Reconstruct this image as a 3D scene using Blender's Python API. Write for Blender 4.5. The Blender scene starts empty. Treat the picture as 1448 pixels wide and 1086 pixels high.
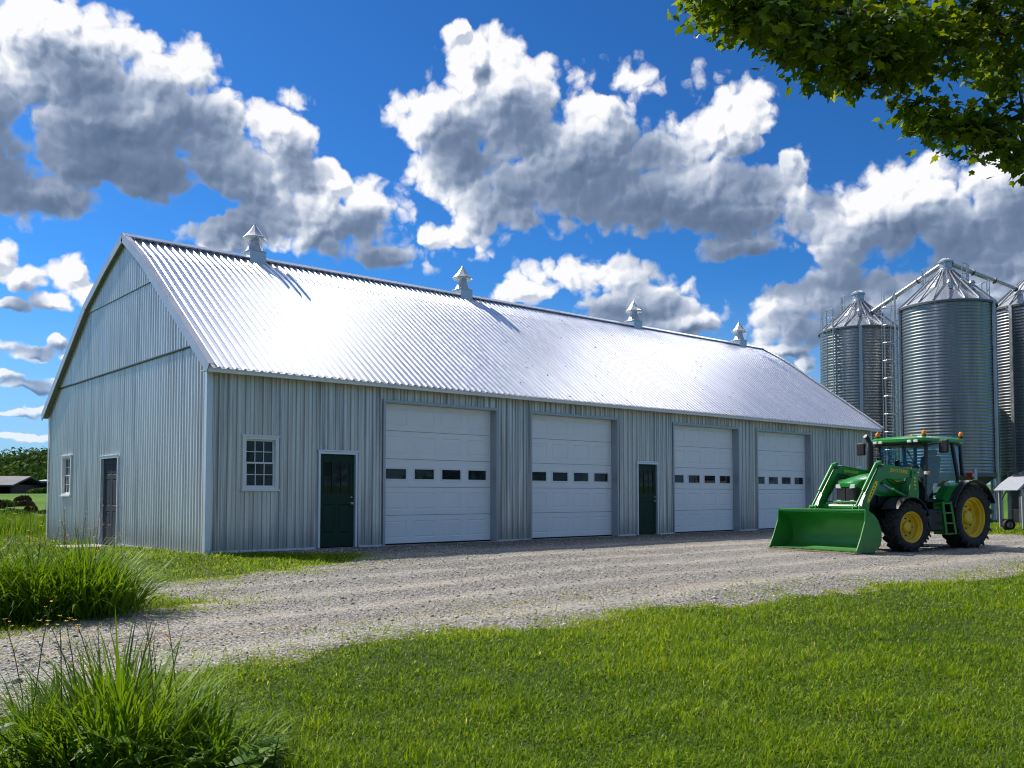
import bpy, bmesh, math, random, os
import numpy as np
from mathutils import Vector, Matrix, noise as mnoise
random.seed(7); rng = np.random.default_rng(11)
R_ = math.radians
scene = bpy.context.scene
COL = scene.collection

# ------------------------------------------------------------------ camera
cam_d = bpy.data.cameras.new('camera'); cam = bpy.data.objects.new('camera', cam_d); COL.objects.link(cam)
cam.location = (0, 0, 1.25)
cam.rotation_euler = (R_(90 + 2.6), 0, R_(49.6 - 90))
cam_d.sensor_width = 36; cam_d.lens = 36 * 1293 / 1448; cam_d.shift_y = 98 / 1448
cam_d.clip_start = 0.05; cam_d.clip_end = 6000
scene.camera = cam

# ------------------------------------------------------------------ node helper
class NT:
    def __init__(s, tree): s.t = tree; s.n = tree.nodes; s.l = tree.links
    def put(s, sock, val):
        if val is None: return
        if isinstance(val, bpy.types.NodeSocket): s.l.new(val, sock)
        else: sock.default_value = val
    def node(s, typ, ins=None, **props):
        nd = s.n.new(typ)
        for k, v in props.items(): setattr(nd, k, v)
        for k, v in (ins or {}).items(): s.put(nd.inputs[k], v)
        return nd
    def m(s, op, a, b=None, c=None, clamp=False):
        nd = s.n.new('ShaderNodeMath'); nd.operation = op; nd.use_clamp = clamp
        for i, v in enumerate((a, b, c)): s.put(nd.inputs[i], v)
        return nd.outputs[0]
    def vm(s, op, a, b=None, c=None, out=0):
        nd = s.n.new('ShaderNodeVectorMath'); nd.operation = op
        for i, v in enumerate((a, b, c)): s.put(nd.inputs[i], v)
        return nd.outputs['Value' if op in ('LENGTH', 'DOT_PRODUCT', 'DISTANCE') else 'Vector']
    def ramp(s, x, a, b, lo=0.0, hi=1.0, smooth=True):
        nd = s.n.new('ShaderNodeMapRange'); nd.interpolation_type = 'SMOOTHSTEP' if smooth else 'LINEAR'; nd.clamp = True
        for k, v in (('Value', x), ('From Min', a), ('From Max', b), ('To Min', lo), ('To Max', hi)): s.put(nd.inputs[k], v)
        return nd.outputs['Result']
    def noise(s, vec, scale, detail=4, rough=0.55, dist=0.0, typ='FBM', dim='3D', lac=2.0):
        nd = s.n.new('ShaderNodeTexNoise'); nd.noise_dimensions = dim; nd.noise_type = typ; nd.normalize = True
        s.put(nd.inputs['Vector'], vec); s.put(nd.inputs['Scale'], scale); s.put(nd.inputs['Detail'], detail)
        s.put(nd.inputs['Roughness'], rough); s.put(nd.inputs['Distortion'], dist); s.put(nd.inputs['Lacunarity'], lac)
        return nd
    def vor(s, vec, scale, feat='F1', smooth=0.5, detail=0.0, rnd=1.0, rough=0.5):
        nd = s.n.new('ShaderNodeTexVoronoi'); nd.feature = feat
        s.put(nd.inputs['Vector'], vec); s.put(nd.inputs['Scale'], scale); s.put(nd.inputs['Detail'], detail)
        s.put(nd.inputs['Roughness'], rough); s.put(nd.inputs['Randomness'], rnd)
        if feat == 'SMOOTH_F1': s.put(nd.inputs['Smoothness'], smooth)
        return nd
    def mix(s, f, a, b, blend='MIX'):
        nd = s.n.new('ShaderNodeMix'); nd.data_type = 'RGBA'; nd.blend_type = blend
        s.put(nd.inputs[0], f); s.put(nd.inputs[6], a); s.put(nd.inputs[7], b)
        return nd.outputs[2]
    def cramp(s, x, stops):
        nd = s.n.new('ShaderNodeValToRGB'); s.put(nd.inputs[0], x)
        e = nd.color_ramp.elements
        while len(e) < len(stops): e.new(0.5)
        for el, (p, c) in zip(e, stops): el.position = p; el.color = (*c, 1)
        return nd.outputs['Color']

# ------------------------------------------------------------------ sun and sky
SUN = Vector((-0.174, 0.674, 0.718)).normalized()          # direction towards the sun: beyond the barn, a little left
sun_d = bpy.data.lights.new('sun', 'SUN'); sun = bpy.data.objects.new('sun', sun_d); COL.objects.link(sun)
sun_d.energy = 5.0; sun_d.angle = R_(0.53); sun_d.color = (1.0, 0.94, 0.84)
sun.rotation_euler = SUN.to_track_quat('Z', 'Y').to_euler()
sun.location = (0, 30, 40)

world = bpy.data.worlds.new('World'); scene.world = world; world.use_nodes = True
W = NT(world.node_tree); W.n.clear()
sky = W.node('ShaderNodeTexSky', sky_type='NISHITA', sun_disc=False)
sky.sun_elevation = math.asin(SUN.z); sky.sun_rotation = math.atan2(SUN.x, SUN.y)
sky.altitude = 200; sky.air_density = 1.0; sky.dust_density = 0.3; sky.ozone_density = 2.5
direc = W.node('ShaderNodeTexCoord').outputs['Generated']
# azimuth / elevation, azimuth counted clockwise from the compass bearing of the farm lane
AZ0 = R_(49.6)
fx, fy = math.cos(AZ0), math.sin(AZ0)
fwd = W.vm('DOT_PRODUCT', direc, (fx, fy, 0)); rgt = W.vm('DOT_PRODUCT', direc, (fy, -fx, 0))
up = W.node('ShaderNodeSeparateXYZ', {0: direc}).outputs[2]
az = W.m('ARCTAN2', rgt, fwd); el = W.m('ARCSINE', up)
uv = W.node('ShaderNodeCombineXYZ', {0: az, 1: el, 2: 0.0}).outputs[0]
BLOBS = [(-0.405, 0.361, 0.166, 0.061), (-0.384, 0.332, 0.168, 0.041), (-0.477, 0.427, 0.075, 0.047), (-0.553, 0.35, 0.097, 0.084), (-0.262, 0.378, 0.040, 0.034), (-0.46, 0.372, 0.085, 0.06), (-0.48, 0.287, 0.056, 0.018), (-0.321, 0.315, 0.064, 0.018), (-0.372, 0.408, 0.055, 0.035),
 (-0.178, 0.291, 0.062, 0.040), (-0.197, 0.324, 0.047, 0.024), (-0.085, 0.272, 0.036, 0.016), (-0.313, 0.274, 0.044, 0.021), (-0.135, 0.255, 0.09, 0.024), (-0.219, 0.289, 0.045, 0.043),
 (0.068, 0.356, 0.155, 0.084), (-0.015, 0.424, 0.067, 0.047), (0.107, 0.399, 0.066, 0.044), (0.229, 0.368, 0.06, 0.041), (0.183, 0.316, 0.143, 0.046), (-0.078, 0.403, 0.059, 0.041), (0.302, 0.342, 0.021, 0.03), (0.213, 0.297, 0.104, 0.03), (-0.02, 0.362, 0.040, 0.030),
 (-0.062, 0.475, 0.016, 0.011), 
 (0.404, 0.279, 0.119, 0.05), (0.488, 0.295, 0.067, 0.042), (0.265, 0.258, 0.085, 0.014), (0.343, 0.262, 0.09, 0.035), (0.325, 0.202, 0.085, 0.036), (0.416, 0.193, 0.078, 0.031), (0.504, 0.201, 0.054, 0.053),
 (0.083, 0.236, 0.092, 0.027), (0.136, 0.202, 0.08, 0.030), (0.016, 0.222, 0.035, 0.016), (0.189, 0.183, 0.045, 0.016), (0.292, 0.15, 0.025, 0.007), (0.313, 0.136, 0.01, 0.01),
 (-0.525, 0.222, 0.026, 0.016), (-0.495, 0.208, 0.022, 0.012), (-0.452, 0.212, 0.018, 0.016), (-0.438, 0.196, 0.024, 0.012), (-0.470, 0.186, 0.020, 0.009), (-0.512, 0.181, 0.026, 0.008),
 (-0.515, 0.146, 0.022, 0.011), (-0.488, 0.139, 0.020, 0.008), (-0.462, 0.150, 0.014, 0.009), (-0.446, 0.136, 0.016, 0.006), (-0.520, 0.112, 0.020, 0.006), (-0.490, 0.104, 0.022, 0.005), (-0.458, 0.110, 0.014, 0.004), (-0.505, 0.078, 0.026, 0.004), (-0.470, 0.083, 0.018, 0.003), (-0.50, 0.055, 0.030, 0.003),
 (1.0, 0.45, 0.3, 0.12), (-1.0, 0.35, 0.3, 0.1), (1.5, 0.8, 0.4, 0.2), (2.4, 0.5, 0.6, 0.16), (-2.3, 0.55, 0.5, 0.2), (3.0, 0.9, 0.5, 0.2)]
def field(p):
    acc = None
    for (u, v, a, b) in BLOBS:
        q = W.vm('MULTIPLY_ADD', p, (1 / a, 1 / b, 0), (-u / a, -v / b, 0))
        L = W.vm('LENGTH', q)
        # distance in units of the smaller radius, so that edges are equally soft
        k = math.sqrt(a * b) / 0.06
        k = min(1.25, max(0.95, k))
        D = W.m('MULTIPLY_ADD', L, -k, k)                       # k*(1-L)
        acc = D if acc is None else W.m('SMOOTH_MAX', acc, D, 0.12)
    return acc
warpn = W.noise(uv, 30.0, 3, 0.55, dim='2D')
warp = W.vm('MULTIPLY_ADD', W.vm('SUBTRACT', warpn.outputs['Color'], (0.5, 0.5, 0.5)), (0.020, 0.016, 0), uv)
def bump2(p, scale):
    v = W.vor(p, scale, 'F1'); v.voronoi_dimensions = '2D'; d = v.outputs['Distance']
    return W.m('MULTIPLY', d, d)
def puffs(p, fine):
    """cauliflower: rounded cells of falling size on a slow swell"""
    n1 = W.noise(p, 10.0, 8 if fine else 4, 0.57, 0.0, dim='2D').outputs['Fac']
    a = W.m('MULTIPLY_ADD', n1, 2.2, -1.1 + 0.46)
    a = W.m('MULTIPLY_ADD', bump2(p, 17.0), -0.95, a)
    a = W.m('MULTIPLY_ADD', bump2(p, 38.0), -0.55, a)
    return W.m('MULTIPLY_ADD', bump2(p, 85.0), -0.28, a)
def dens(p, fine): return W.m('ADD', field(p), puffs(p, fine))
D0 = dens(warp, True)
SD = (-0.62, 0.78)                                             # sunward on the sky, up and left
P1 = W.vm('ADD', warp, (SD[0] * 0.007, SD[1] * 0.007, 0))
P2 = W.vm('ADD', warp, (SD[0] * 0.050, SD[1] * 0.050, 0))
D1 = dens(P1, False)
D2 = field(P2)
alpha = W.ramp(D0, -0.02, 0.36)
cores = W.noise(uv, 7.5, 3, 0.5, 0.0, dim='2D').outputs['Fac']
# how much sun still reaches the seen surface: thickness of cloud towards the sun, then the relief of the billows
deep = W.m('MAXIMUM', W.m('ADD', D2, W.m('MULTIPLY_ADD', cores, 0.9, -0.30)), 0.0)
ex = W.m('EXPONENT', W.m('MULTIPLY', deep, -2.1))
rel = W.m('MULTIPLY', W.m('SUBTRACT', D0, D1), W.m('MULTIPLY_ADD', ex, 1.25, 0.16))
rel = W.m('MINIMUM', W.m('MAXIMUM', rel, -0.38), 0.30)
thin = W.m('MULTIPLY', W.m('EXPONENT', W.m('MULTIPLY', W.m('MAXIMUM', D0, 0.0), -3.2)), 0.30)
T = W.m('ADD', W.m('ADD', W.m('MULTIPLY_ADD', ex, 0.92, 0.06), rel), thin, clamp=True)
ccol = W.cramp(T, [(0.0, (0.068, 0.108, 0.190)), (0.25, (0.130, 0.182, 0.280)), (0.5, (0.285, 0.340, 0.450)), (0.78, (0.55, 0.585, 0.655)), (1.0, (0.735, 0.735, 0.75))])
# bright cloud added out of the frame for roof glints and bin streak: over the roof's mirror direction and behind the camera's left
def lump(u, v, a, b):
    L = W.vm('LENGTH', W.vm('MULTIPLY_ADD', warp, (1 / a, 1 / b, 0), (-u / a, -v / b, 0)))
    return W.ramp(L, 1.0, 0.25)
hot = W.m('ADD', W.m('ADD', W.m('MULTIPLY', lump(0.09, 0.87, 0.12, 0.15), 0.85), W.m('MULTIPLY', lump(0.445, 0.62, 0.11, 0.16), 3.0)), W.m('MULTIPLY', lump(-2.2, 0.45, 0.12, 0.35), 0.42))
zen = W.ramp(up, 0.90, 0.985)  # unseen bright zenith, added to whiten the roof
hot = W.m('MAXIMUM', hot, W.m('MULTIPLY', zen, 0.09))
hot = W.m('MULTIPLY', hot, W.ramp(W.noise(uv, 9.0, 5, 0.6, dim='2D').outputs['Fac'], 0.25, 0.6, 0.5, 1.0))
skyc = W.node('ShaderNodeVectorMath', {0: sky.outputs[0], 1: (0.11, 0.11, 0.11)}, operation='MULTIPLY').outputs[0]
skyc = W.node('ShaderNodeGamma', {0: skyc, 1: 1.30}).outputs[0]
skyc = W.mix(1.0, skyc, (0.216, 0.584, 0.912, 1), 'MULTIPLY')
low = W.ramp(el, -0.02, 0.24)
skyc = W.mix(W.m('MULTIPLY', W.m('SUBTRACT', 1.0, low), 0.8), skyc, (0.28, 0.42, 0.64, 1))
alpha = W.m('MULTIPLY', alpha, W.ramp(low, 0.0, 1.0, 0.70, 1.0))
final = W.mix(alpha, skyc, ccol)
final = W.vm('MULTIPLY_ADD', W.node('ShaderNodeCombineXYZ', {0: hot, 1: hot, 2: hot}).outputs[0], (6.0, 6.0, 6.05), final)
bg = W.node('ShaderNodeBackground', {0: final, 1: 1.0})
W.l.new(bg.outputs[0], W.node('ShaderNodeOutputWorld').inputs[0])
world.cycles.sampling_method = 'MANUAL'; world.cycles.sample_map_resolution = 1024

vs = scene.view_settings
vs.view_transform = 'Standard'; vs.look = 'None'; vs.exposure = 0.42; vs.gamma = 1.0; vs.use_curve_mapping = False
scene.cycles.max_bounces = 6; scene.cycles.diffuse_bounces = 3; scene.cycles.glossy_bounces = 3
scene.cycles.transmission_bounces = 4; scene.cycles.transparent_max_bounces = 8
scene.cycles.use_denoising = True; scene.cycles.denoising_prefilter = 'ACCURATE'; scene.cycles.filter_width = 1.1
scene.cycles.sample_clamp_indirect = 6

# ------------------------------------------------------------------ mesh tools
class MB:
    """collects vertices and faces; build() links them as one mesh object"""
    def __init__(s): s.v = []; s.f = []
    def add(s, vs, fs):
        o = len(s.v); s.v += [tuple(p) for p in vs]; s.f += [tuple(i + o for i in f) for f in fs]; return s
    def box(s, x0, x1, y0, y1, z0, z1):
        return s.add([(x0, y0, z0), (x1, y0, z0), (x1, y1, z0), (x0, y1, z0), (x0, y0, z1), (x1, y0, z1), (x1, y1, z1), (x0, y1, z1)],
                     [(0, 3, 2, 1), (4, 5, 6, 7), (0, 1, 5, 4), (1, 2, 6, 5), (2, 3, 7, 6), (3, 0, 4, 7)])
    def bar(s, p, q, w, h, up=(0, 0, 1), w2=None, h2=None):
        """box beam from p to q, w across, h along up"""
        p = Vector(p); q = Vector(q); d = (q - p).normalized(); u = Vector(up)
        sd = d.cross(u).normalized(); u = sd.cross(d).normalized(); vs = []
        for c, ww, hh in ((p, w, h), (q, w2 or w, h2 or h)):
            for a, b in ((-1, -1), (1, -1), (1, 1), (-1, 1)): vs.append(c + sd * a * ww / 2 + u * b * hh / 2)
        return s.add(vs, [(0, 1, 2, 3), (7, 6, 5, 4), (0, 4, 5, 1), (1, 5, 6, 2), (2, 6, 7, 3), (3, 7, 4, 0)])
    def tube(s, pts, r, n=8, cap=True):
        pts = [Vector(p) for p in pts]; k = len(pts); rs = r if isinstance(r, (list, tuple)) else [r] * k
        vs = []; prev = None
        for i, p in enumerate(pts):
            d = (pts[min(i + 1, k - 1)] - pts[max(i - 1, 0)]).normalized()
            if prev is None: a = d.orthogonal().normalized()
            else:
                a = prev - d * prev.dot(d); a = a.normalized() if a.length > 1e-6 else d.orthogonal().normalized()
            prev = a; b = d.cross(a)
            for j in range(n):
                t = 2 * math.pi * j / n; vs.append(p + (a * math.cos(t) + b * math.sin(t)) * rs[i])
        fs = [(i * n + j, i * n + (j + 1) % n, (i + 1) * n + (j + 1) % n, (i + 1) * n + j) for i in range(k - 1) for j in range(n)]
        if cap: fs += [tuple(range(n - 1, -1, -1)), tuple(range((k - 1) * n, k * n))]
        return s.add(vs, fs)
    def lathe(s, prof, n=24, c=(0, 0, 0), ax=(0, 0, 1), rot=0.0, arc=None, cap=False):
        """prof = [(radius, height along ax)]"""
        c = Vector(c); w = Vector(ax).normalized()
        a = Vector((1, 0, 0)) if abs(w.x) < 0.9 else Vector((0, 1, 0)); a = (a - w * a.dot(w)).normalized(); b = w.cross(a)
        vs = []; m = n if arc is None else n + 1
        for r, h in prof:
            for j in range(m):
                t = rot + (2 * math.pi if arc is None else arc) * j / n
                vs.append(c + w * h + (a * math.cos(t) + b * math.sin(t)) * r)
        k = len(prof); fs = []
        for i in range(k - 1):
            for j in range(n):
                j2 = (j + 1) % m
                fs.append((i * m + j, i * m + j2, (i + 1) * m + j2, (i + 1) * m + j))
        if cap: fs += [tuple(range(n - 1, -1, -1)), tuple(range((k - 1) * m, k * m))]
        return s.add(vs, fs)
    def prism(s, poly, d):
        """closed polygon (3D points) pushed along d"""
        n = len(poly); d = Vector(d); A = [Vector(p) for p in poly]; B = [p + d for p in A]
        return s.add(A + B, [tuple(range(n - 1, -1, -1)), tuple(range(n, 2 * n))] + [(i, (i + 1) % n, n + (i + 1) % n, n + i) for i in range(n)])
    def ball(s, c, r, n=10, sc=(1, 1, 1)):
        prof = [(max(1e-4, r * math.sin(math.pi * i / n)), -r * math.cos(math.pi * i / n)) for i in range(n + 1)]
        t = MB(); t.lathe(prof, 2 * n)
        return s.add([(c[0] + x * sc[0], c[1] + y * sc[1], c[2] + z * sc[2]) for x, y, z in t.v], t.f)
    def build(s, name, mat, parent=None, smooth=None, bevel=0.0, world=False, seg=2, recalc=True):
        off = Vector(parent['base']) if (world and parent) else Vector((0, 0, 0))
        me = bpy.data.meshes.new(name)
        me.from_pydata([(p[0] - off[0], p[1] - off[1], p[2] - off[2]) for p in s.v], [], s.f)
        if recalc:
            bm = bmesh.new(); bm.from_mesh(me); bmesh.ops.recalc_face_normals(bm, faces=bm.faces); bm.to_mesh(me); bm.free()
        if smooth is not None:
            me.polygons.foreach_set('use_smooth', [True] * len(me.polygons)); me.set_sharp_from_angle(angle=R_(smooth))
        o = bpy.data.objects.new(name, me); COL.objects.link(o)
        if mat: me.materials.append(mat)
        if parent:
            o.parent = parent; o['base'] = list(parent['base']) if 'base' in parent.keys() else list(parent.location)
        if bevel:
            b = o.modifiers.new('edge', 'BEVEL'); b.width = bevel; b.segments = seg; b.limit_method = 'ANGLE'; b.angle_limit = R_(40)
        return o

def pieces(mb, name, mat, parent=None, **k):
    """build every connected piece of mb as an object of its own"""
    n = len(mb.v); root = list(range(n))
    def find(i):
        while root[i] != i: root[i] = root[root[i]]; i = root[i]
        return i
    for f in mb.f:
        for i in f[1:]: root[find(i)] = find(f[0])
    g = {}
    for f in mb.f: g.setdefault(find(f[0]), []).append(f)
    out = []
    for fs in g.values():
        ids = sorted({i for f in fs for i in f}); mp = {i: j for j, i in enumerate(ids)}; p = MB(); p.v = [mb.v[i] for i in ids]; p.f = [tuple(mp[i] for i in f) for f in fs]
        out.append(p.build(name, mat, parent, **k))
    return out
def tag(o, label=None, cat=None, group=None, kind=None):
    for k, v in (('label', label), ('category', cat), ('group', group), ('kind', kind)):
        if v: o[k] = v
    return o
def thing(name, label, cat, loc=(0, 0, 0), rz=0.0, group=None):
    o = bpy.data.objects.new(name, None); COL.objects.link(o); o.location = loc; o.rotation_euler = (0, 0, rz)
    o.empty_display_size = 0.2; o['base'] = list(loc)
    return tag(o, label, cat, group)
def mesh_np(name, verts, loops, starts, totals, mat, smooth=False, attrs=None):
    me = bpy.data.meshes.new(name)
    me.vertices.add(len(verts)); me.vertices.foreach_set('co', np.ascontiguousarray(verts, dtype=np.float32).ravel())
    me.loops.add(len(loops)); me.loops.foreach_set('vertex_index', np.ascontiguousarray(loops, dtype=np.int32))
    me.polygons.add(len(starts)); me.polygons.foreach_set('loop_start', np.ascontiguousarray(starts, dtype=np.int32))
    me.polygons.foreach_set('loop_total', np.ascontiguousarray(totals, dtype=np.int32))
    if smooth: me.polygons.foreach_set('use_smooth', np.ones(len(starts), dtype=bool))
    for k, a in (attrs or {}).items():
        at = me.attributes.new(k, 'FLOAT', 'POINT'); at.data.foreach_set('value', np.ascontiguousarray(a, dtype=np.float32))
    me.update(calc_edges=True)
    o = bpy.data.objects.new(name, me); COL.objects.link(o); me.materials.append(mat)
    return o

# ------------------------------------------------------------------ materials
def new_mat(name):
    m = bpy.data.materials.new(name); m.use_nodes = True; t = NT(m.node_tree); t.n.clear()
    p = t.n.new('ShaderNodeBsdfPrincipled'); o = t.n.new('ShaderNodeOutputMaterial'); t.l.new(p.outputs[0], o.inputs[0])
    return m, t, p, o
def objco(t): return t.node('ShaderNodeTexCoord').outputs['Object']
def geopos(t): return t.node('ShaderNodeNewGeometry').outputs['Position']
def bump(t, p, h, strength=0.3, dist=0.02):
    b = t.node('ShaderNodeBump', {'Height': h, 'Strength': strength, 'Distance': dist}); t.l.new(b.outputs[0], p.inputs['Normal'])
def flat(name, col, rough=0.5, metal=0.0, spec=0.5, coat=0.0, var=0.12, vscale=6.0, bmp=0.0):
    m, t, p, o = new_mat(name); co = objco(t)
    n = t.noise(co, vscale, 5, 0.6).outputs['Fac']
    c = t.mix(n, tuple(x * (1 - var) for x in col) + (1,), tuple(min(1, x * (1 + var)) for x in col) + (1,))
    t.put(p.inputs['Base Color'], c)
    t.put(p.inputs['Roughness'], t.ramp(n, 0.25, 0.75, max(0.02, rough - 0.06), rough + 0.06))
    p.inputs['Metallic'].default_value = metal; p.inputs['Specular IOR Level'].default_value = spec
    p.inputs['Coat Weight'].default_value = coat; p.inputs['Coat Roughness'].default_value = 0.08
    if bmp: bump(t, p, t.noise(co, vscale * 8, 4).outputs['Fac'], bmp, 0.01)
    return m
def siding_mat(name, base, warm, rough, metal, dirt=0.35):
    """galvanised sheet: panel-to-panel tone, runs of weathering down the ribs, splash dirt near the ground"""
    m, t, p, o = new_mat(name); pos = geopos(t)
    st = t.vm('MULTIPLY', pos, (13.0, 13.0, 0.30))
    n1 = t.noise(st, 1.0, 5, 0.62).outputs['Fac']
    n2 = t.noise(t.vm('MULTIPLY', pos, (1.1, 1.1, 0.10)), 1.0, 2).outputs['Fac']
    n3 = t.noise(pos, 24.0, 4, 0.65).outputs['Fac']
    c = t.mix(t.ramp(n1, 0.34, 0.68), tuple(min(0.95, x * 1.1) for x in base) + (1,), tuple(x * 0.55 for x in base) + (1,))
    c = t.mix(t.ramp(n2, 0.42, 0.66, 0.0, 0.75), c, (*warm, 1))
    c = t.mix(t.m('MULTIPLY', t.ramp(n3, 0.5, 0.75), 0.25), c, tuple(x * 0.6 for x in base) + (1,))
    z = t.node('ShaderNodeSeparateXYZ', {0: pos}).outputs[2]
    d = t.m('MULTIPLY', t.ramp(t.m('ADD', z, t.m('MULTIPLY', n1, -0.9)), -0.35, 0.25, 1.0, 0.0), dirt)
    c = t.mix(d, c, (0.20, 0.17, 0.13, 1))
    t.put(p.inputs['Base Color'], c); p.inputs['Metallic'].default_value = metal
    t.put(p.inputs['Roughness'], t.ramp(n1, 0.2, 0.8, rough - 0.08, rough + 0.12))
    bump(t, p, t.m('ADD', t.m('MULTIPLY', n3, 0.3), t.noise(t.vm('MULTIPLY', pos, (3, 3, 0.8)), 1.0, 3).outputs['Fac']), 0.25, 0.012)
    return m
M = {}
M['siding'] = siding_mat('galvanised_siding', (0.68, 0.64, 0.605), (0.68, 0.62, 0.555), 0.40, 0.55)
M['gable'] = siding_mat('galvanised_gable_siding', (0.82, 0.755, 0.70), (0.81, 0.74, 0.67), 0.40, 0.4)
def roof_mat():
    m, t, p, o = new_mat('galvanised_roof'); pos = geopos(t)
    n1 = t.noise(t.vm('MULTIPLY', pos, (5.0, 0.5, 0.5)), 1.0, 5, 0.6).outputs['Fac']
    n3 = t.noise(pos, 6.0, 5, 0.6).outputs['Fac']
    c = t.mix(t.ramp(n1, 0.3, 0.7), (0.90, 0.90, 0.91, 1), (0.76, 0.77, 0.80, 1))
    c = t.mix(t.ramp(n3, 0.58, 0.74, 0, 0.2), c, (0.60, 0.62, 0.65, 1))
    t.put(p.inputs['Base Color'], c); p.inputs['Metallic'].default_value = 0.85
    t.put(p.inputs['Roughness'], t.ramp(n3, 0.25, 0.75, 0.27, 0.33))
    bump(t, p, t.noise(t.vm('MULTIPLY', pos, (2.5, 0.5, 0.5)), 1.0, 2).outputs['Fac'], 0.06, 0.03)
    return m
M['roof'] = roof_mat()
def bin_mat():
    m, t, p, o = new_mat('galvanised_bin_wall'); pos = geopos(t)
    n1 = t.noise(t.vm('MULTIPLY', pos, (3.0, 3.0, 0.25)), 1.0, 5, 0.6).outputs['Fac']
    z = t.node('ShaderNodeSeparateXYZ', {0: pos}).outputs[2]
    ringn = t.noise(t.node('ShaderNodeCombineXYZ', {2: t.m('FLOOR', t.m('MULTIPLY', z, 1.07))}).outputs[0], 3.1, 0).outputs['Fac']
    c = t.mix(t.ramp(n1, 0.3, 0.75), (0.31, 0.325, 0.34, 1), (0.20, 0.215, 0.235, 1))
    c = t.mix(t.m('MULTIPLY', ringn, 0.35), c, (0.25, 0.27, 0.30, 1))
    t.put(p.inputs['Base Color'], c); p.inputs['Metallic'].default_value = 0.92
    t.put(p.inputs['Roughness'], t.ramp(n1, 0.2, 0.8, 0.26, 0.40))
    return m
M['bin'] = bin_mat()
M['bin_roof'] = flat('bin_roof_sheet', (0.36, 0.385, 0.415), 0.45, 0.7, var=0.08, vscale=0.8)
M['steel'] = flat('galvanised_steel', (0.42, 0.44, 0.46), 0.42, 0.8, var=0.2)
M['dark_steel'] = flat('dull_steel', (0.12, 0.125, 0.13), 0.5, 0.6, var=0.25)
M['hopper'] = flat('dusty_hopper_sheet', (0.21, 0.185, 0.16), 0.6, 0.4, var=0.2, vscale=2)
M['white'] = flat('white_trim', (0.80, 0.80, 0.79), 0.42, var=0.06, vscale=3)
M['zinc_trim'] = flat('zinc_trim', (0.72, 0.74, 0.77), 0.38, 0.4, var=0.1, vscale=3)
M['soffit'] = flat('weathered_soffit_board', (0.30, 0.28, 0.25), 0.7, var=0.2)
M['cupola'] = flat('zinc_cupola', (0.54, 0.555, 0.575), 0.38, 0.6, var=0.1, vscale=4)
M['ridge'] = flat('ridge_flashing', (0.42, 0.46, 0.53), 0.45, 0.4, var=0.15, vscale=2)
M['garage'] = flat('white_door_steel', (0.88, 0.88, 0.86), 0.4, var=0.05, vscale=2.2, bmp=0.03)
M['green_door'] = flat('dark_green_paint', (0.009, 0.036, 0.019), 0.5, spec=0.25, var=0.2)
M['grey_door'] = flat('charcoal_paint', (0.045, 0.049, 0.058), 0.65, spec=0.2, var=0.15)
M['brass'] = flat('satin_nickel', (0.55, 0.50, 0.42), 0.3, 0.9)
M['concrete'] = flat('concrete', (0.33, 0.32, 0.30), 0.85, var=0.22, vscale=2.5, bmp=0.15)
M['black'] = flat('black_plastic', (0.012, 0.012, 0.013), 0.45, var=0.2)
M['rubber_seal'] = flat('dark_gap', (0.01, 0.01, 0.01), 0.8)
def glass_mat(name, tint=(0.02, 0.024, 0.028), rough=0.03):
    m, t, p, o = new_mat(name); co = objco(t)
    t.put(p.inputs['Base Color'], t.mix(t.noise(co, 2.0, 3).outputs['Fac'], (*tint, 1), tuple(x * 2.0 for x in tint) + (1,)))
    p.inputs['Roughness'].default_value = rough; p.inputs['Specular IOR Level'].default_value = 0.32
    bump(t, p, t.noise(co, 1.4, 2).outputs['Fac'], 0.03, 0.05)
    return m
M['glass'] = glass_mat('window_glass', (0.008, 0.010, 0.012))

# ------------------------------------------------------------------ ground
def sstep(t, a, b):
    t = np.clip((t - a) / (b - a), 0, 1); return t * t * (3 - 2 * t)
def terrain(x, y):
    x = np.asarray(x, float); y = np.asarray(y, float)
    z = -0.16 * sstep(y, 19.0, 31.0) * (1 - sstep(x, 14, 30))
    bumps = 0.02 * np.sin(x * 0.9 + 1.3 * np.sin(y * 0.37)) * np.sin(y * 0.71 + 0.6) * sstep(np.hypot(x - 6, y), 1.0, 6.0)
    near = sstep(y, 17.0, 12.0)
    rr = np.hypot(x, y); z = z + 1.4 * sstep(rr, 58, 125) + 3.0 * sstep(rr, 190, 320)
    return z + bumps * near
def noise2(x, y, f, seed=0):
    """cheap smooth value noise, vectorised"""
    x = np.asarray(x) * f + seed * 17.13; y = np.asarray(y) * f - seed * 9.71
    xi = np.floor(x).astype(np.int64); yi = np.floor(y).astype(np.int64); fx_ = x - xi; fy_ = y - yi
    def h(a, b):
        v = np.sin(a * 127.1 + b * 311.7 + seed * 74.7) * 43758.5453; return v - np.floor(v)
    sx = fx_ * fx_ * (3 - 2 * fx_); sy = fy_ * fy_ * (3 - 2 * fy_)
    return (h(xi, yi) * (1 - sx) + h(xi + 1, yi) * sx) * (1 - sy) + (h(xi, yi + 1) * (1 - sx) + h(xi + 1, yi + 1) * sx) * sy
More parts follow.
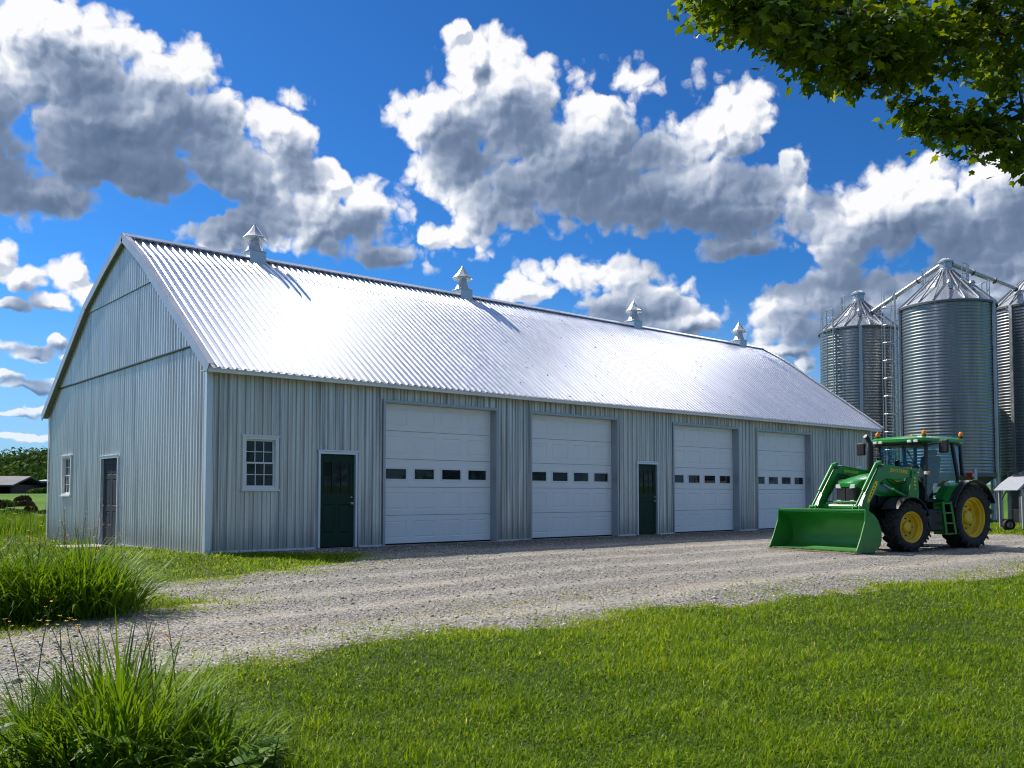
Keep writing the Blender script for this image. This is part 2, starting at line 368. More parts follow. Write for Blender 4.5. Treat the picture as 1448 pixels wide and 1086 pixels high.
# gravel yard outline (counter-clockwise), metres
YARD = [(-7.0, 7.2), (-3.0, 5.9), (-0.5, 5.75), (1.2, 5.95), (2.5, 6.25), (3.9, 6.62), (5.4, 6.66), (7.6, 6.75), (11.1, 6.35), (16.1, 6.0), (25, 5.5), (42, 4.6), (60, 4.0),
        (60, 9.0), (42, 9.6), (33, 10.6), (30.2, 11.2), (30.3, 14.3), (31.5, 18.9), (8.9, 18.9), (9.9, 16.4), (8.7, 14.85), (7.6, 14.3), (6.4, 13.75), (5.1, 13.2), (4.35, 12.9), (3.75, 12.2),
        (3.9, 11.2), (4.05, 10.45), (3.5, 10.15), (2.7, 10.0), (1.9, 9.3), (0.9, 8.9), (-2.5, 9.4), (-7.0, 11.0)]
def in_poly(px_, py_, poly):
    px_ = np.asarray(px_, float); py_ = np.asarray(py_, float); r = np.zeros(px_.shape, bool); n = len(poly)
    for i in range(n):
        x0, y0 = poly[i]; x1, y1 = poly[(i + 1) % n]
        if y0 == y1: continue
        c = (y0 > py_) != (y1 > py_)
        r ^= c & (px_ < (x1 - x0) * (py_ - y0) / (y1 - y0) + x0)
    return r
def poly_dist(px_, py_, poly):
    d = np.full(np.shape(px_), 1e9); n = len(poly)
    for i in range(n):
        x0, y0 = poly[i]; x1, y1 = poly[(i + 1) % n]; dx, dy = x1 - x0, y1 - y0
        t = np.clip(((px_ - x0) * dx + (py_ - y0) * dy) / (dx * dx + dy * dy), 0, 1)
        d = np.minimum(d, np.hypot(px_ - x0 - t * dx, py_ - y0 - t * dy))
    return d
def yard_sd(x, y):
    """signed distance to the ragged edge of the gravel: positive inside"""
    x = np.asarray(x, float); y = np.asarray(y, float)
    d = poly_dist(x, y, YARD); d = np.where(in_poly(x, y, YARD), d, -d)
    return d + (noise2(x, y, 0.9, 1) - 0.5) * 0.5 + (noise2(x, y, 3.1, 2) - 0.5) * 0.45 + (noise2(x, y, 9.0, 3) - 0.5) * 0.22
def grid_mesh(name, xs, ys, zfun, mat, keep=None, lift=0.0):
    X, Y = np.meshgrid(xs, ys, indexing='ij'); Z = zfun(X, Y) + lift
    nx, ny = len(xs), len(ys); idx = np.arange(nx * ny).reshape(nx, ny)
    q = np.stack([idx[:-1, :-1], idx[1:, :-1], idx[1:, 1:], idx[:-1, 1:]], -1).reshape(-1, 4)
    if keep is not None:
        k = keep(X, Y); kq = (k[:-1, :-1] & k[1:, :-1] & k[1:, 1:] & k[:-1, 1:]).ravel(); q = q[kq]
    V = np.stack([X.ravel(), Y.ravel(), Z.ravel()], -1)
    used = np.unique(q); remap = np.full(len(V), -1); remap[used] = np.arange(len(used)); q = remap[q]; V = V[used]
    return mesh_np(name, V, q.ravel(), np.arange(len(q)) * 4, np.full(len(q), 4), mat, True)
def soil_mat():
    m, t, p, o = new_mat('turf_and_field'); pos = geopos(t)
    n1 = t.noise(pos, 0.35, 6, 0.6).outputs['Fac']; n2 = t.noise(pos, 7.0, 5, 0.65).outputs['Fac']; n3 = t.noise(t.vm('MULTIPLY', pos, (0.012, 0.05, 0)), 1.0, 3).outputs['Fac']
    c = t.cramp(t.m('ADD', t.m('MULTIPLY', n1, 0.5), t.m('MULTIPLY', n2, 0.5)), [(0.3, (0.020, 0.034, 0.007)), (0.5, (0.040, 0.060, 0.011)), (0.7, (0.085, 0.085, 0.03))])
    far = t.m('LENGTH' if False else 'ADD', 0.0, t.vm('LENGTH', pos))
    fc = t.cramp(n3, [(0.35, (0.05, 0.125, 0.010)), (0.5, (0.085, 0.175, 0.014)), (0.65, (0.12, 0.195, 0.022))])
    fc = t.mix(t.ramp(n2, 0.3, 0.7, 0, 0.4), fc, (0.05, 0.10, 0.012, 1))
    c = t.mix(t.ramp(far, 35, 60), c, fc)
    t.put(p.inputs['Base Color'], c); p.inputs['Roughness'].default_value = 0.95; p.inputs['Specular IOR Level'].default_value = 0.1
    bump(t, p, n2, 0.6, 0.05)
    return m
def gravel_mat():
    m, t, p, o = new_mat('crushed_limestone'); pos = geopos(t)
    flatp = t.vm('MULTIPLY', pos, (1, 1, 0))
    v1 = t.vor(flatp, 34.0); v2 = t.vor(flatp, 75.0)
    n1 = t.noise(flatp, 0.55, 4, 0.6).outputs['Fac']; n2 = t.noise(flatp, 4.5, 6, 0.68).outputs['Fac']
    # wheel tracks running along the yard
    sy = t.node('ShaderNodeSeparateXYZ', {0: t.vm('ADD', flatp, t.vm('MULTIPLY', t.noise(flatp, 0.16, 2).outputs['Color'], (0, 2.6, 0)))}).outputs[1]
    tr = t.noise(t.node('ShaderNodeCombineXYZ', {1: sy}).outputs[0], 1.05, 2, 0.6).outputs['Fac']
    g = t.node('ShaderNodeSeparateXYZ', {0: v1.outputs['Color']}).outputs[0]
    c = t.cramp(t.m('ADD', t.m('MULTIPLY', g, 0.55), t.m('MULTIPLY', n2, 0.45)),
                [(0.18, (0.17, 0.158, 0.135)), (0.42, (0.32, 0.302, 0.268)), (0.66, (0.44, 0.42, 0.375)), (0.9, (0.60, 0.575, 0.53))])
    sx_ = t.node('ShaderNodeSeparateXYZ', {0: flatp}); X_, Y_ = sx_.outputs[0], sx_.outputs[1]
    q_ = t.m('ADD', Y_, t.m('MULTIPLY', t.m('SINE', t.m('MULTIPLY_ADD', X_, 0.31, 0.6)), 0.189)); q_ = t.m('ADD', q_, t.m('MULTIPLY', t.m('SINE', t.m('MULTIPLY', X_, 0.93)), 0.07))
    d_ = t.m('SUBTRACT', X_, 14.0); q_ = t.m('ADD', q_, t.m('MULTIPLY', t.m('MULTIPLY', d_, d_), 0.0028)); tk = None
    for tt_, w_ in zip((7.55, 9.15, 10.7, 12.25, 13.9, 15.6), (0.30, 0.24, 0.36, 0.27, 0.32, 0.25)):
        e_ = t.m('DIVIDE', t.m('SUBTRACT', q_, tt_), w_); e_ = t.m('EXPONENT', t.m('MULTIPLY', t.m('MULTIPLY', e_, e_), -1.0)); tk = e_ if tk is None else t.m('ADD', tk, e_)
    c = t.mix(t.m('MULTIPLY', tk, t.m('MULTIPLY', t.ramp(n2, 0.3, 0.6, 0.1, 0.6), t.ramp(n1, 0.38, 0.62, 0.0, 1.0))), c, t.mix(n2, (0.44, 0.38, 0.29, 1), (0.58, 0.52, 0.42, 1)))
    c = t.mix(t.ramp(tr, 0.52, 0.66, 0, 0.45), c, t.mix(n2, (0.42, 0.34, 0.24, 1), (0.60, 0.51, 0.38, 1)))
    fine_ = t.noise(t.node('ShaderNodeCombineXYZ', {1: sy, 0: t.m('MULTIPLY', t.node('ShaderNodeSeparateXYZ', {0: flatp}).outputs[0], 0.06)}).outputs[0], 4.6, 3, 0.65).outputs['Fac']
    c = t.mix(t.m('MULTIPLY', t.ramp(fine_, 0.60, 0.70), t.ramp(n2, 0.35, 0.6)), c, (0.17, 0.145, 0.11, 1))
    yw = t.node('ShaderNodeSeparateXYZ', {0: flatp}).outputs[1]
    dirt_shade = t.m('MULTIPLY', t.ramp(t.m('ADD', yw, t.m('MULTIPLY', n1, 3.2)), 17.6, 19.6), t.ramp(n2, 0.33, 0.55))  # door dirt, spread wider to paint the barn's shade into the gravel colour
    c = t.mix(t.m('MULTIPLY', dirt_shade, 0.8), c, (0.085, 0.075, 0.05, 1))
    c = t.mix(t.ramp(n1, 0.55, 0.75, 0, 0.45), c, (0.25, 0.22, 0.185, 1))
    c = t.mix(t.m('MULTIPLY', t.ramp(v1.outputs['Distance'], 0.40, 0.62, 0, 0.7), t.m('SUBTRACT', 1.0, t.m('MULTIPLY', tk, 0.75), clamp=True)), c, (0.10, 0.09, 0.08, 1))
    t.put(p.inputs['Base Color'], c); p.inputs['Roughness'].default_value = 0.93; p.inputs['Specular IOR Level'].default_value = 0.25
    h = t.m('ADD', t.m('MULTIPLY', v1.outputs['Distance'], -1.0), t.m('MULTIPLY', v2.outputs['Distance'], -0.45))
    bump(t, p, h, 0.9, 0.035)
    return m
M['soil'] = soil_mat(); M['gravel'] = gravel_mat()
def axis(a, b, c, d, step, far):
    """coarse a..b, fine b..c, coarse c..d"""
    t = np.linspace(0, 1, far) ** 2.2; return np.concatenate([(b + (a - b) * t)[::-1][:-1], np.arange(b, c, step), c + (d - c) * t])
gx = axis(-1800, -14, 46, 1800, 0.5, 60); gy = axis(-1800, -8, 40, 1800, 0.5, 60)
g = grid_mesh('ground', gx, gy, lambda x, y: terrain(x, y) - 0.07 * sstep(yard_sd(x, y), 1.3, 2.0), M['soil']); tag(g, kind='structure')
TRACKS = (7.55, 9.15, 10.7, 12.25, 13.9, 15.6)
def tracks(x, y):
    """wheel tracks running the length of the yard: 1 in the middle of a track, 0 between"""
    x = np.asarray(x, float); y = np.asarray(y, float)
    yy_ = y + 0.42 * np.sin(0.31 * x + 0.6) * 0.45 + 0.07 * np.sin(0.93 * x) + 0.0028 * (x - 14) ** 2
    return np.clip(sum(np.exp(-((yy_ - t) / w) ** 2) for t, w in zip(TRACKS, (0.30, 0.24, 0.36, 0.27, 0.32, 0.25))), 0, 1)
def yard_z(x, y):
    r = 0.035 * (noise2(np.asarray(x) * 0.25, np.asarray(y) + 1.2 * noise2(x, y, 0.16, 5), 1.0, 4) - 0.5)
    sd = yard_sd(x, y)
    rough_ = 0.022 + r * 0.6 + 0.018 * (noise2(x, y, 1.7, 6) - 0.5) + 0.012 * (noise2(x, y, 6.0, 7) - 0.5) - 0.016 * tracks(x, y) * (0.4 + 0.8 * noise2(x, y, 0.7, 41))
    return terrain(x, y) + rough_ * sstep(sd, 0.0, 0.7) + 0.016 * sstep(sd, -0.18, 0.08) - 0.004
yx = np.concatenate([np.arange(-7, 17, 0.1), np.arange(17, 32, 0.2), np.linspace(32, 60, 40)]); yy = np.concatenate([np.arange(4.0, 18.95, 0.1)])
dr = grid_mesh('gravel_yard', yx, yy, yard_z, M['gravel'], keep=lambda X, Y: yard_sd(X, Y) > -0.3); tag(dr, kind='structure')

# loose stones lying on the yard
def stones(n, seed):
    r = np.random.default_rng(seed)
    # more of them near the camera side of the yard
    u = r.random(n * 3); x = np.where(u < 0.62, r.uniform(-2, 13, n * 3), r.uniform(8, 30, n * 3)); y = r.uniform(5.4, 18.5, n * 3)
    sd = yard_sd(x, y); p = (1 - 0.6 * tracks(x, y)) * (0.55 + 0.9 * noise2(x * 0.35, y, 1.9, 44)) * np.where(sd > 0, 0.25 + 0.75 * noise2(x, y, 0.8, 8), np.exp(sd * 6) * 0.5) * (noise2(np.asarray(x) * 0.3, y, 1.3, 9) * 0.8 + 0.35)
    k = r.random(n * 3) < p; x, y = x[k][:n], y[k][:n]; n = len(x)
    a = (1 + 5 ** 0.5) / 2
    ico = np.array([(-1, a, 0), (1, a, 0), (-1, -a, 0), (1, -a, 0), (0, -1, a), (0, 1, a), (0, -1, -a), (0, 1, -a), (a, 0, -1), (a, 0, 1), (-a, 0, -1), (-a, 0, 1)]) / 1.9
    fc = np.array([(0, 11, 5), (0, 5, 1), (0, 1, 7), (0, 7, 10), (0, 10, 11), (1, 5, 9), (5, 11, 4), (11, 10, 2), (10, 7, 6), (7, 1, 8), (3, 9, 4), (3, 4, 2), (3, 2, 6), (3, 6, 8), (3, 8, 9), (4, 9, 5), (2, 4, 11), (6, 2, 10), (8, 6, 7), (9, 8, 1)])
    size = 0.005 + 0.009 * r.random(n) ** 2.2 + 0.012 * (r.random(n) < 0.03)
    sc = np.stack([size * r.uniform(0.8, 1.5, n), size * r.uniform(0.7, 1.2, n), size * r.uniform(0.45, 0.9, n)], -1)
    V = ico[None] * r.uniform(0.72, 1.25, (n, 12, 1)) * sc[:, None]
    th = r.uniform(0, 6.28, n); c, s = np.cos(th)[:, None], np.sin(th)[:, None]
    X = V[..., 0] * c - V[..., 1] * s + x[:, None]; Y = V[..., 0] * s + V[..., 1] * c + y[:, None]
    Z = V[..., 2] + (yard_z(x, y) + size * 0.25)[:, None]
    V = np.stack([X, Y, Z], -1).reshape(-1, 3); L = (fc[None] + (np.arange(n) * 12)[:, None, None]).reshape(-1)
    rnd = np.repeat(r.random(n), 12)
    return V, L, n * 20, rnd
def stone_mat():
    m, t, p, o = new_mat('loose_limestone'); at = t.node('ShaderNodeAttribute', attribute_name='rnd').outputs['Fac']
    c = t.cramp(at, [(0.0, (0.14, 0.128, 0.11)), (0.3, (0.31, 0.29, 0.25)), (0.7, (0.46, 0.435, 0.39)), (0.9, (0.52, 0.44, 0.33)), (1.0, (0.66, 0.635, 0.58))])
    t.put(p.inputs['Base Color'], c); p.inputs['Roughness'].default_value = 0.9
    return m
M['stone'] = stone_mat()
V, L, nf, rnd = stones(70000, 3)
gr = mesh_np('gravel', V, L, np.arange(nf) * 3, np.full(nf, 3), M['stone'], False, {'rnd': rnd}); tag(gr, kind='stuff')

# ------------------------------------------------------------------ the barn
X0, X1, Y0, Y1 = 7.58, 35.1, 18.8, 31.45
PROF = [(18.42, 3.93), (22.65, 7.00), (23.0, 7.22), (24.1, 7.86), (25.6, 7.30), (27.3, 6.56), (31.7, 3.75)]     # roof line across the barn
def roof_z(y):
    for (a, b), (c, d) in zip(PROF, PROF[1:]):
        if a <= y <= c: return b + (d - b) * (y - a) / (c - a)
    return PROF[0][1] if y < PROF[0][0] else PROF[-1][1]
barn = thing('metal_barn', 'long galvanised metal barn with four roof cupolas, white overhead doors and green doors', 'barn', (X0, Y0, 0))
BW = dict(parent=barn, world=True)
# ribbed sheet: height of the rib at distance s along the wall
RIB = [(0.0, 0.0), (0.014, 0.034), (0.046, 0.034), (0.060, 0.0), (0.115, 0.0), (0.122, 0.010), (0.142, 0.010), (0.149, 0.0)]; RP = 0.2
def rib_cols(a, b):
    xs = [(a, 0.0)]; k = math.floor(a / RP) - 1
    while k * RP < b:
        for s_, h in RIB:
            x = k * RP + s_
            if a + 1e-4 < x < b - 1e-4: xs.append((x, h))
        k += 1
    xs.append((b, 0.0)); return xs
def front_sheet(mb, a, b, z0, z1):
    c = rib_cols(a, b); vs = []; fs = []
    for i, (x, h) in enumerate(c):
        vs += [(x, Y0 - h, z0), (x, Y0 - h, z1)]
        if i: fs.append((2 * i - 2, 2 * i, 2 * i + 1, 2 * i - 1))
    mb.add(vs, fs)
GAR = [(11.95, 15.42), (16.68, 20.10), (22.73, 26.13), (27.25, 30.62)]
GZ = 3.5
MAN = [(10.17, 11.17), (20.98, 21.94)]; MZ = 2.24
WIN = [(8.36, 9.16, 1.37, 2.52), (33.88, 34.28, 2.02, 2.36)]
holes = sorted([(a, b, 0.0, GZ) for a, b in GAR] + [(a, b, 0.0, MZ) for a, b in MAN] + [(a, b, z0, z1) for a, b, z0, z1 in WIN])
wf = MB(); x = X0; TOP = 4.12
for a, b, z0, z1 in holes:
    front_sheet(wf, x, a, 0.03, TOP); front_sheet(wf, a, b, z1, TOP)
    if z0 > 0.1: front_sheet(wf, a, b, 0.03, z0)
    x = b
front_sheet(wf, x, X1, 0.03, TOP)
wall_f = wf.build('front_wall', M['siding'], recalc=False, **BW)
# inner lining so that no light leaks through the ribs, with the same openings
ln = MB(); x = X0
for a, b, z0, z1 in holes:
    ln.box(x, a, Y0 + 0.01, Y0 + 0.07, 0, TOP - 0.1); ln.box(a + 0.001, b - 0.001, Y0 + 0.01, Y0 + 0.07, z1, TOP - 0.1)
    if z0 > 0.1: ln.box(a + 0.001, b - 0.001, Y0 + 0.01, Y0 + 0.07, 0, z0)
    x = b
ln.box(x, X1, Y0 + 0.01, Y0 + 0.07, 0, TOP - 0.1)
ln.build('wall_lining', M['dark_steel'], **BW)
# gable end walls
GW = [(28.86, 29.80, 1.24, 2.40)]; GD = [(24.52, 25.98, 0.0, 2.26)]
def gable_sheet(mb, x, sgn, a, b, z0, z1, pitch=0.165, amp=0.019, follow=False):
    """wavy sheet between y=a and y=b; with follow its top runs along the roof"""
    ys = sorted(set([a, b] + [k * pitch / 12 for k in range(math.ceil(a / pitch * 12), math.floor(b / pitch * 12) + 1)] + ([y for y, z in PROF if a < y < b] if follow else [])))
    vs = []; fs = []; k = 0
    for y in ys:
        zt = roof_z(y) - 0.02 if follow else min(z1, roof_z(y) - 0.02)
        if zt <= z0 + 1e-3: continue
        h = amp * (0.5 + 0.5 * math.sin(2 * math.pi * y / pitch))
        vs += [(x + sgn * h, y, z0), (x + sgn * h, y, zt)]
        if k: fs.append((2 * k - 2, 2 * k - 1, 2 * k + 1, 2 * k) if sgn < 0 else (2 * k - 2, 2 * k, 2 * k + 1, 2 * k - 1))
        k += 1
    mb.add(vs, fs)
SEAM1, SEAM2 = 4.56, 6.42
wg = MB(); y = Y0
for a, b, z0, z1 in sorted(GW + GD):
    gable_sheet(wg, X0, -1, y, a, -0.22, SEAM1); gable_sheet(wg, X0, -1, a, b, z1, SEAM1)
    if z0 > 0.1: gable_sheet(wg, X0, -1, a, b, -0.22, z0)
    y = b
gable_sheet(wg, X0, -1, y, Y1, -0.22, SEAM1)
def gable_upper(mb, x, zlo, zhi):
    ys = [k * 0.165 / 12 for k in range(math.ceil(Y0 / 0.165 * 12), math.floor(Y1 / 0.165 * 12))]
    vs = []; fs = []; k = 0
    for y in ys:
        zt = min(zhi, roof_z(y) - 0.02)
        if zt <= zlo + 1e-3:
            k = 0; continue
        h = 0.019 * (0.5 + 0.5 * math.sin(2 * math.pi * y / 0.165)); n = len(vs)
        vs += [(x - h, y, zlo), (x - h, y, zt)]
        if k: fs.append((n - 2, n - 1, n + 1, n))
        k += 1
    mb.add(vs, fs)
gable_upper(wg, X0 - 0.030, SEAM1 - 0.04, SEAM2)
gable_upper(wg, X0 - 0.060, SEAM2 - 0.04, 9)
wall_g = wg.build('gable_wall', M['gable'], recalc=False, smooth=60, **BW)
sm = MB()
def span(z):      # y extent of the gable at height z
    ys = [y for y in np.linspace(Y0, Y1, 800) if roof_z(y) - 0.02 > z]; return ys[0], ys[-1]
a, b = span(SEAM1); sm.box(X0 - 0.064, X0 - 0.004, a, b, SEAM1 - 0.07, SEAM1 - 0.04)
pieces(sm, 'seam_flashing', M['dark_steel'], **BW)
rear = MB(); rear.box(X0 + 0.05, X1 - 0.05, Y1 - 0.05, Y1, -0.2, 3.75)
rear.build('rear_wall', M['siding'], **BW)
eg = MB(); eg.prism([(X1 - 0.04, y, z - 0.05) for y, z in PROF if Y0 < y < Y1][::-1] + [(X1 - 0.04, Y0 + 0.08, 4.15), (X1 - 0.04, Y0 + 0.08, -0.2), (X1 - 0.04, Y1 - 0.06, -0.2), (X1 - 0.04, Y1 - 0.06, 3.8)], (0.04, 0, 0))
eg.build('gable_wall', M['gable'], **BW)
gl = MB()
yy_ = Y0 + 0.08
for a, b, z0, z1 in sorted(GW + GD):
    gl.box(X0 + 0.02, X0 + 0.08, yy_, a, -0.2, 3.8); gl.box(X0 + 0.02, X0 + 0.08, a + .001, b - .001, z1, 3.8)
    if z0 > .1: gl.box(X0 + 0.02, X0 + 0.08, a + .001, b - .001, -0.2, z0)
    yy_ = b
gl.box(X0 + 0.02, X0 + 0.08, yy_, Y1 - 0.06, -0.2, 3.8)
gl.prism([(X0 + 0.02, y, z - 0.06) for y, z in PROF if Y0 < y < Y1][::-1] + [(X0 + 0.02, Y0 + 0.1, 4.1), (X0 + 0.02, Y0 + 0.1, 3.805), (X0 + 0.02, Y1 - 0.06, 3.805)], (0.06, 0, 0))
gl.build('wall_lining', M['dark_steel'], **BW)
fd = MB(); fd.box(X0 - 0.01, X1, Y0 - 0.012, Y0 + 0.2, -0.3, 0.022); fd.box(X0 - 0.012, X0 + 0.2, Y0 + 0.21, Y1, -0.5, -0.2)
pieces(fd, 'foundation', M['concrete'], **BW)
# white corner, base and eave trim
tr = MB(); tr.box(X0 - 0.052, X0 + 0.075, Y0 - 0.052, Y0 - 0.036, 0.0, 3.98); tr.box(X0 - 0.052, X0 - 0.036, Y0 - 0.036, Y0 + 0.08, 0.0, 3.98)
tr.box(X1 - 0.07, X1 + 0.04, Y0 - 0.052, Y0 - 0.036, 0.03, 3.98)
tr.box(X0 - 0.05, X0 - 0.033, Y1 - 0.08, Y1 + 0.02, -0.2, 3.7)
xs_ = [X0 + 0.08]
for a, b in sorted(GAR + MAN): xs_ += [a - 0.07, b + 0.07]
xs_.append(X1 - 0.08)
for a, b in zip(xs_[::2], xs_[1::2]): tr.box(a, b, Y0 - 0.050, Y0 - 0.036, 0.012, 0.062)
for a, b in ((Y0 + 0.09, 24.43), (26.07, Y1 - 0.09)): tr.box(X0 - 0.048, X0 - 0.033, a, b, -0.235, -0.18) if a > 20 else tr.box(X0 - 0.048, X0 - 0.033, a, b, -0.10, 0.0)
pieces(tr, 'corner_trim', M['zinc_trim'], **BW)
ev = MB(); ev.box(7.41, 35.3, 18.40, 18.425, 3.80, 3.925); ev.box(7.41, 35.3, 18.425, Y0 - 0.03, 3.84, 3.86)
ev.build('eave_fascia', M['white'], bevel=0.004, **BW)

# roof sheets: round ribs running down the slope
XR0, XR1 = 7.44, 35.27; RPI = 0.188
RIBP = (1.0, 1.0, 0.5, 0.03, 0.0, 0.0, 0.0, 0.0, 0.0, 0.03, 0.5, 1.0)
def roof_sheet(mb, pts, lift, amp=0.019):
    n = int(round((XR1 - XR0) / RPI)); st = 12; m = n * st
    vs = []; fs = []; k = len(pts)
    nrm = []
    for i in range(k):
        a = pts[max(0, i - 1)]; b = pts[min(k - 1, i + 1)]; d = math.hypot(b[0] - a[0], b[1] - a[1]); nrm.append((-(b[1] - a[1]) / d, (b[0] - a[0]) / d))
    for j in range(m + 1):
        x = XR0 + (XR1 - XR0) * j / m; ph = 2 * math.pi * j / st; c = math.cos(ph)
        h = amp * 2 * RIBP[j % st] + lift
        for (y, z), (ny, nz) in zip(pts, nrm): vs.append((x, y + ny * h, z + nz * h))
        if j:
            for i in range(k - 1): fs.append(((j - 1) * k + i, j * k + i, j * k + i + 1, (j - 1) * k + i + 1))
    mb.add(vs, fs)
def fine(pts, step=1.0):
    o = [pts[0]]
    for a, b in zip(pts, pts[1:]):
        n = max(1, int(math.hypot(b[0] - a[0], b[1] - a[1]) / step))
        o += [(a[0] + (b[0] - a[0]) * i / n, a[1] + (b[1] - a[1]) * i / n) for i in range(1, n + 1)]
    return o
rf = MB(); roof_sheet(rf, fine([(18.36, 3.885)] + PROF[1:3]), 0.0); roof_sheet(rf, fine([(22.90, 7.157), (23.0, 7.22), (24.06, 7.84)]), 0.006)
roof_sheet(rf, fine([(24.14, 7.84)] + PROF[4:6] + [(31.77, 3.71)]), 0.0)
roof = rf.build('roof', M['roof'], smooth=28, recalc=False, **BW)
# deck under the sheets
dk = MB()
for (a, b), (c, d) in zip(PROF, PROF[1:]): dk.prism([(XR0, a, b - 0.012), (XR0, c, d - 0.012), (XR0, c, d - 0.05), (XR0, a, b - 0.05)], (XR1 - XR0, 0, 0))
dk.build('roof_deck', M['soffit'], roof, world=True)
rc = MB(); rc.prism([(7.40, 23.88, 7.845), (7.40, 24.1, 7.965), (7.40, 24.32, 7.86), (7.40, 24.32, 7.835), (7.40, 24.1, 7.94), (7.40, 23.88, 7.82)], (27.92, 0, 0))
rc.build('ridge_cap', M['ridge'], roof, world=True)
M['rake'] = flat('rake_flashing', (0.50, 0.515, 0.54), 0.42, 0.45, var=0.15, vscale=2)
# bargeboards on both gables: a flashing over the sheet edge and a fascia down the face
for xa, xb, xf in ((7.385, 7.53, 7.385), (35.18, 35.34, 35.318)):
    bb = MB()
    for (a, b), (c, d) in zip([(18.36, 3.885)] + PROF[1:-1], PROF[1:-1] + [(31.77, 3.71)]):
        L = math.hypot(c - a, d - b); ny, nz = -(d - b) / L, (c - a) / L
        q = lambda y, z, h: (xa, y + ny * h, z + nz * h)
        bb.prism([q(a, b, 0.068), q(c, d, 0.068), q(c, d, 0.09), q(a, b, 0.09)], (xb - xa, 0, 0))
        f = lambda y, z, h: (xf, y + ny * h, z + nz * h)
        bb.prism([f(a, b, -0.13), f(c, d, -0.13), f(c, d, 0.066), f(a, b, 0.066)], (0.022, 0, 0))
    bb.build('bargeboard', M['rake'], roof, world=True)
so = MB()
for (a, b), (c, d) in zip(PROF, PROF[1:]):
    so.prism([(7.41, a, b - 0.055), (7.41, c, d - 0.055), (7.41, c, d - 0.085), (7.41, a, b - 0.085)], (X0 - 7.412, 0, 0))
so.build('soffit', M['soffit'], roof, world=True)

# cupolas on the ridge
def cupola(x):
    y, z = 24.1, 7.72
    b = MB(); b.box(x - 0.24, x + 0.24, y - 0.24, y + 0.24, z, z + 0.34); b.box(x - 0.255, x + 0.255, y - 0.255, y + 0.255, z + 0.341, z + 0.36)
    base = b.build('cupola', M['cupola'], bevel=0.006, **BW)
    c = MB(); R8 = math.pi / 8
    c.lathe([(0.262, 0.361), (0.235, 0.41), (0.195, 0.50), (0.165, 0.60), (0.158, 0.69)], 8, (x, y, z), rot=R8)
    c.build('cupola_neck', M['cupola'], base, world=True)
    e = MB(); e.lathe([(0.158, 0.67), (0.20, 0.685), (0.31, 0.705), (0.345, 0.735), (0.345, 0.755)], 8, (x, y, z), rot=R8)
    e.lathe([(0.348, 0.75), (0.30, 0.79), (0.23, 0.86), (0.16, 0.945), (0.095, 1.035), (0.045, 1.11), (0.016, 1.17), (0.008, 1.225), (0.001, 1.24)], 8, (x, y, z), rot=R8)
    e.build('cupola_cap', M['cupola'], base, world=True)
for x in (10.99, 18.34, 26.80, 33.70): cupola(x)

# overhead doors
def rect_ring(mb, cx, yf, x0, x1, z0, z1, w1=0.018, d1=0.012, w2=0.03, d2=0.004):
    """a pressed panel: groove round a raised field, in the plane y=yf looking towards -y"""
    R0 = [(x0, yf, z0), (x1, yf, z0), (x1, yf, z1), (x0, yf, z1)]
    def ins(w, d): return [(x0 + w, yf + d, z0 + w), (x1 - w, yf + d, z0 + w), (x1 - w, yf + d, z1 - w), (x0 + w, yf + d, z1 - w)]
    L = [R0, ins(w1, d1), ins(w1 + w2, d2)]; vs = sum(L, []); fs = []
    for k in range(2):
        for i in range(4): j = (i + 1) % 4; fs.append((4 * k + i, 4 * k + j, 4 * k + 4 + j, 4 * k + 4 + i))
    fs.append((8, 9, 10, 11)); mb.add(vs, fs)
def panelled(mb, yf, xs, zs, cells, thick):
    """flat sheet cut in a grid; cells (i,j) become pressed panels, None leaves a hole"""
    for i in range(len(xs) - 1):
        for j in range(len(zs) - 1):
            k = cells.get((i, j), 0)
            if k is None: continue
            if k == 1: rect_ring(mb, 0, yf, xs[i], xs[i + 1], zs[j], zs[j + 1])
            else: mb.add([(xs[i], yf, zs[j]), (xs[i + 1], yf, zs[j]), (xs[i + 1], yf, zs[j + 1]), (xs[i], yf, zs[j + 1])], [(0, 1, 2, 3)])
    mb.add([(xs[0], yf, zs[0]), (xs[-1], yf, zs[0]), (xs[-1], yf + thick, zs[0]), (xs[0], yf + thick, zs[0])], [(3, 2, 1, 0)])
    mb.add([(xs[0], yf, zs[-1]), (xs[-1], yf, zs[-1]), (xs[-1], yf + thick, zs[-1]), (xs[0], yf + thick, zs[-1])], [(0, 1, 2, 3)])
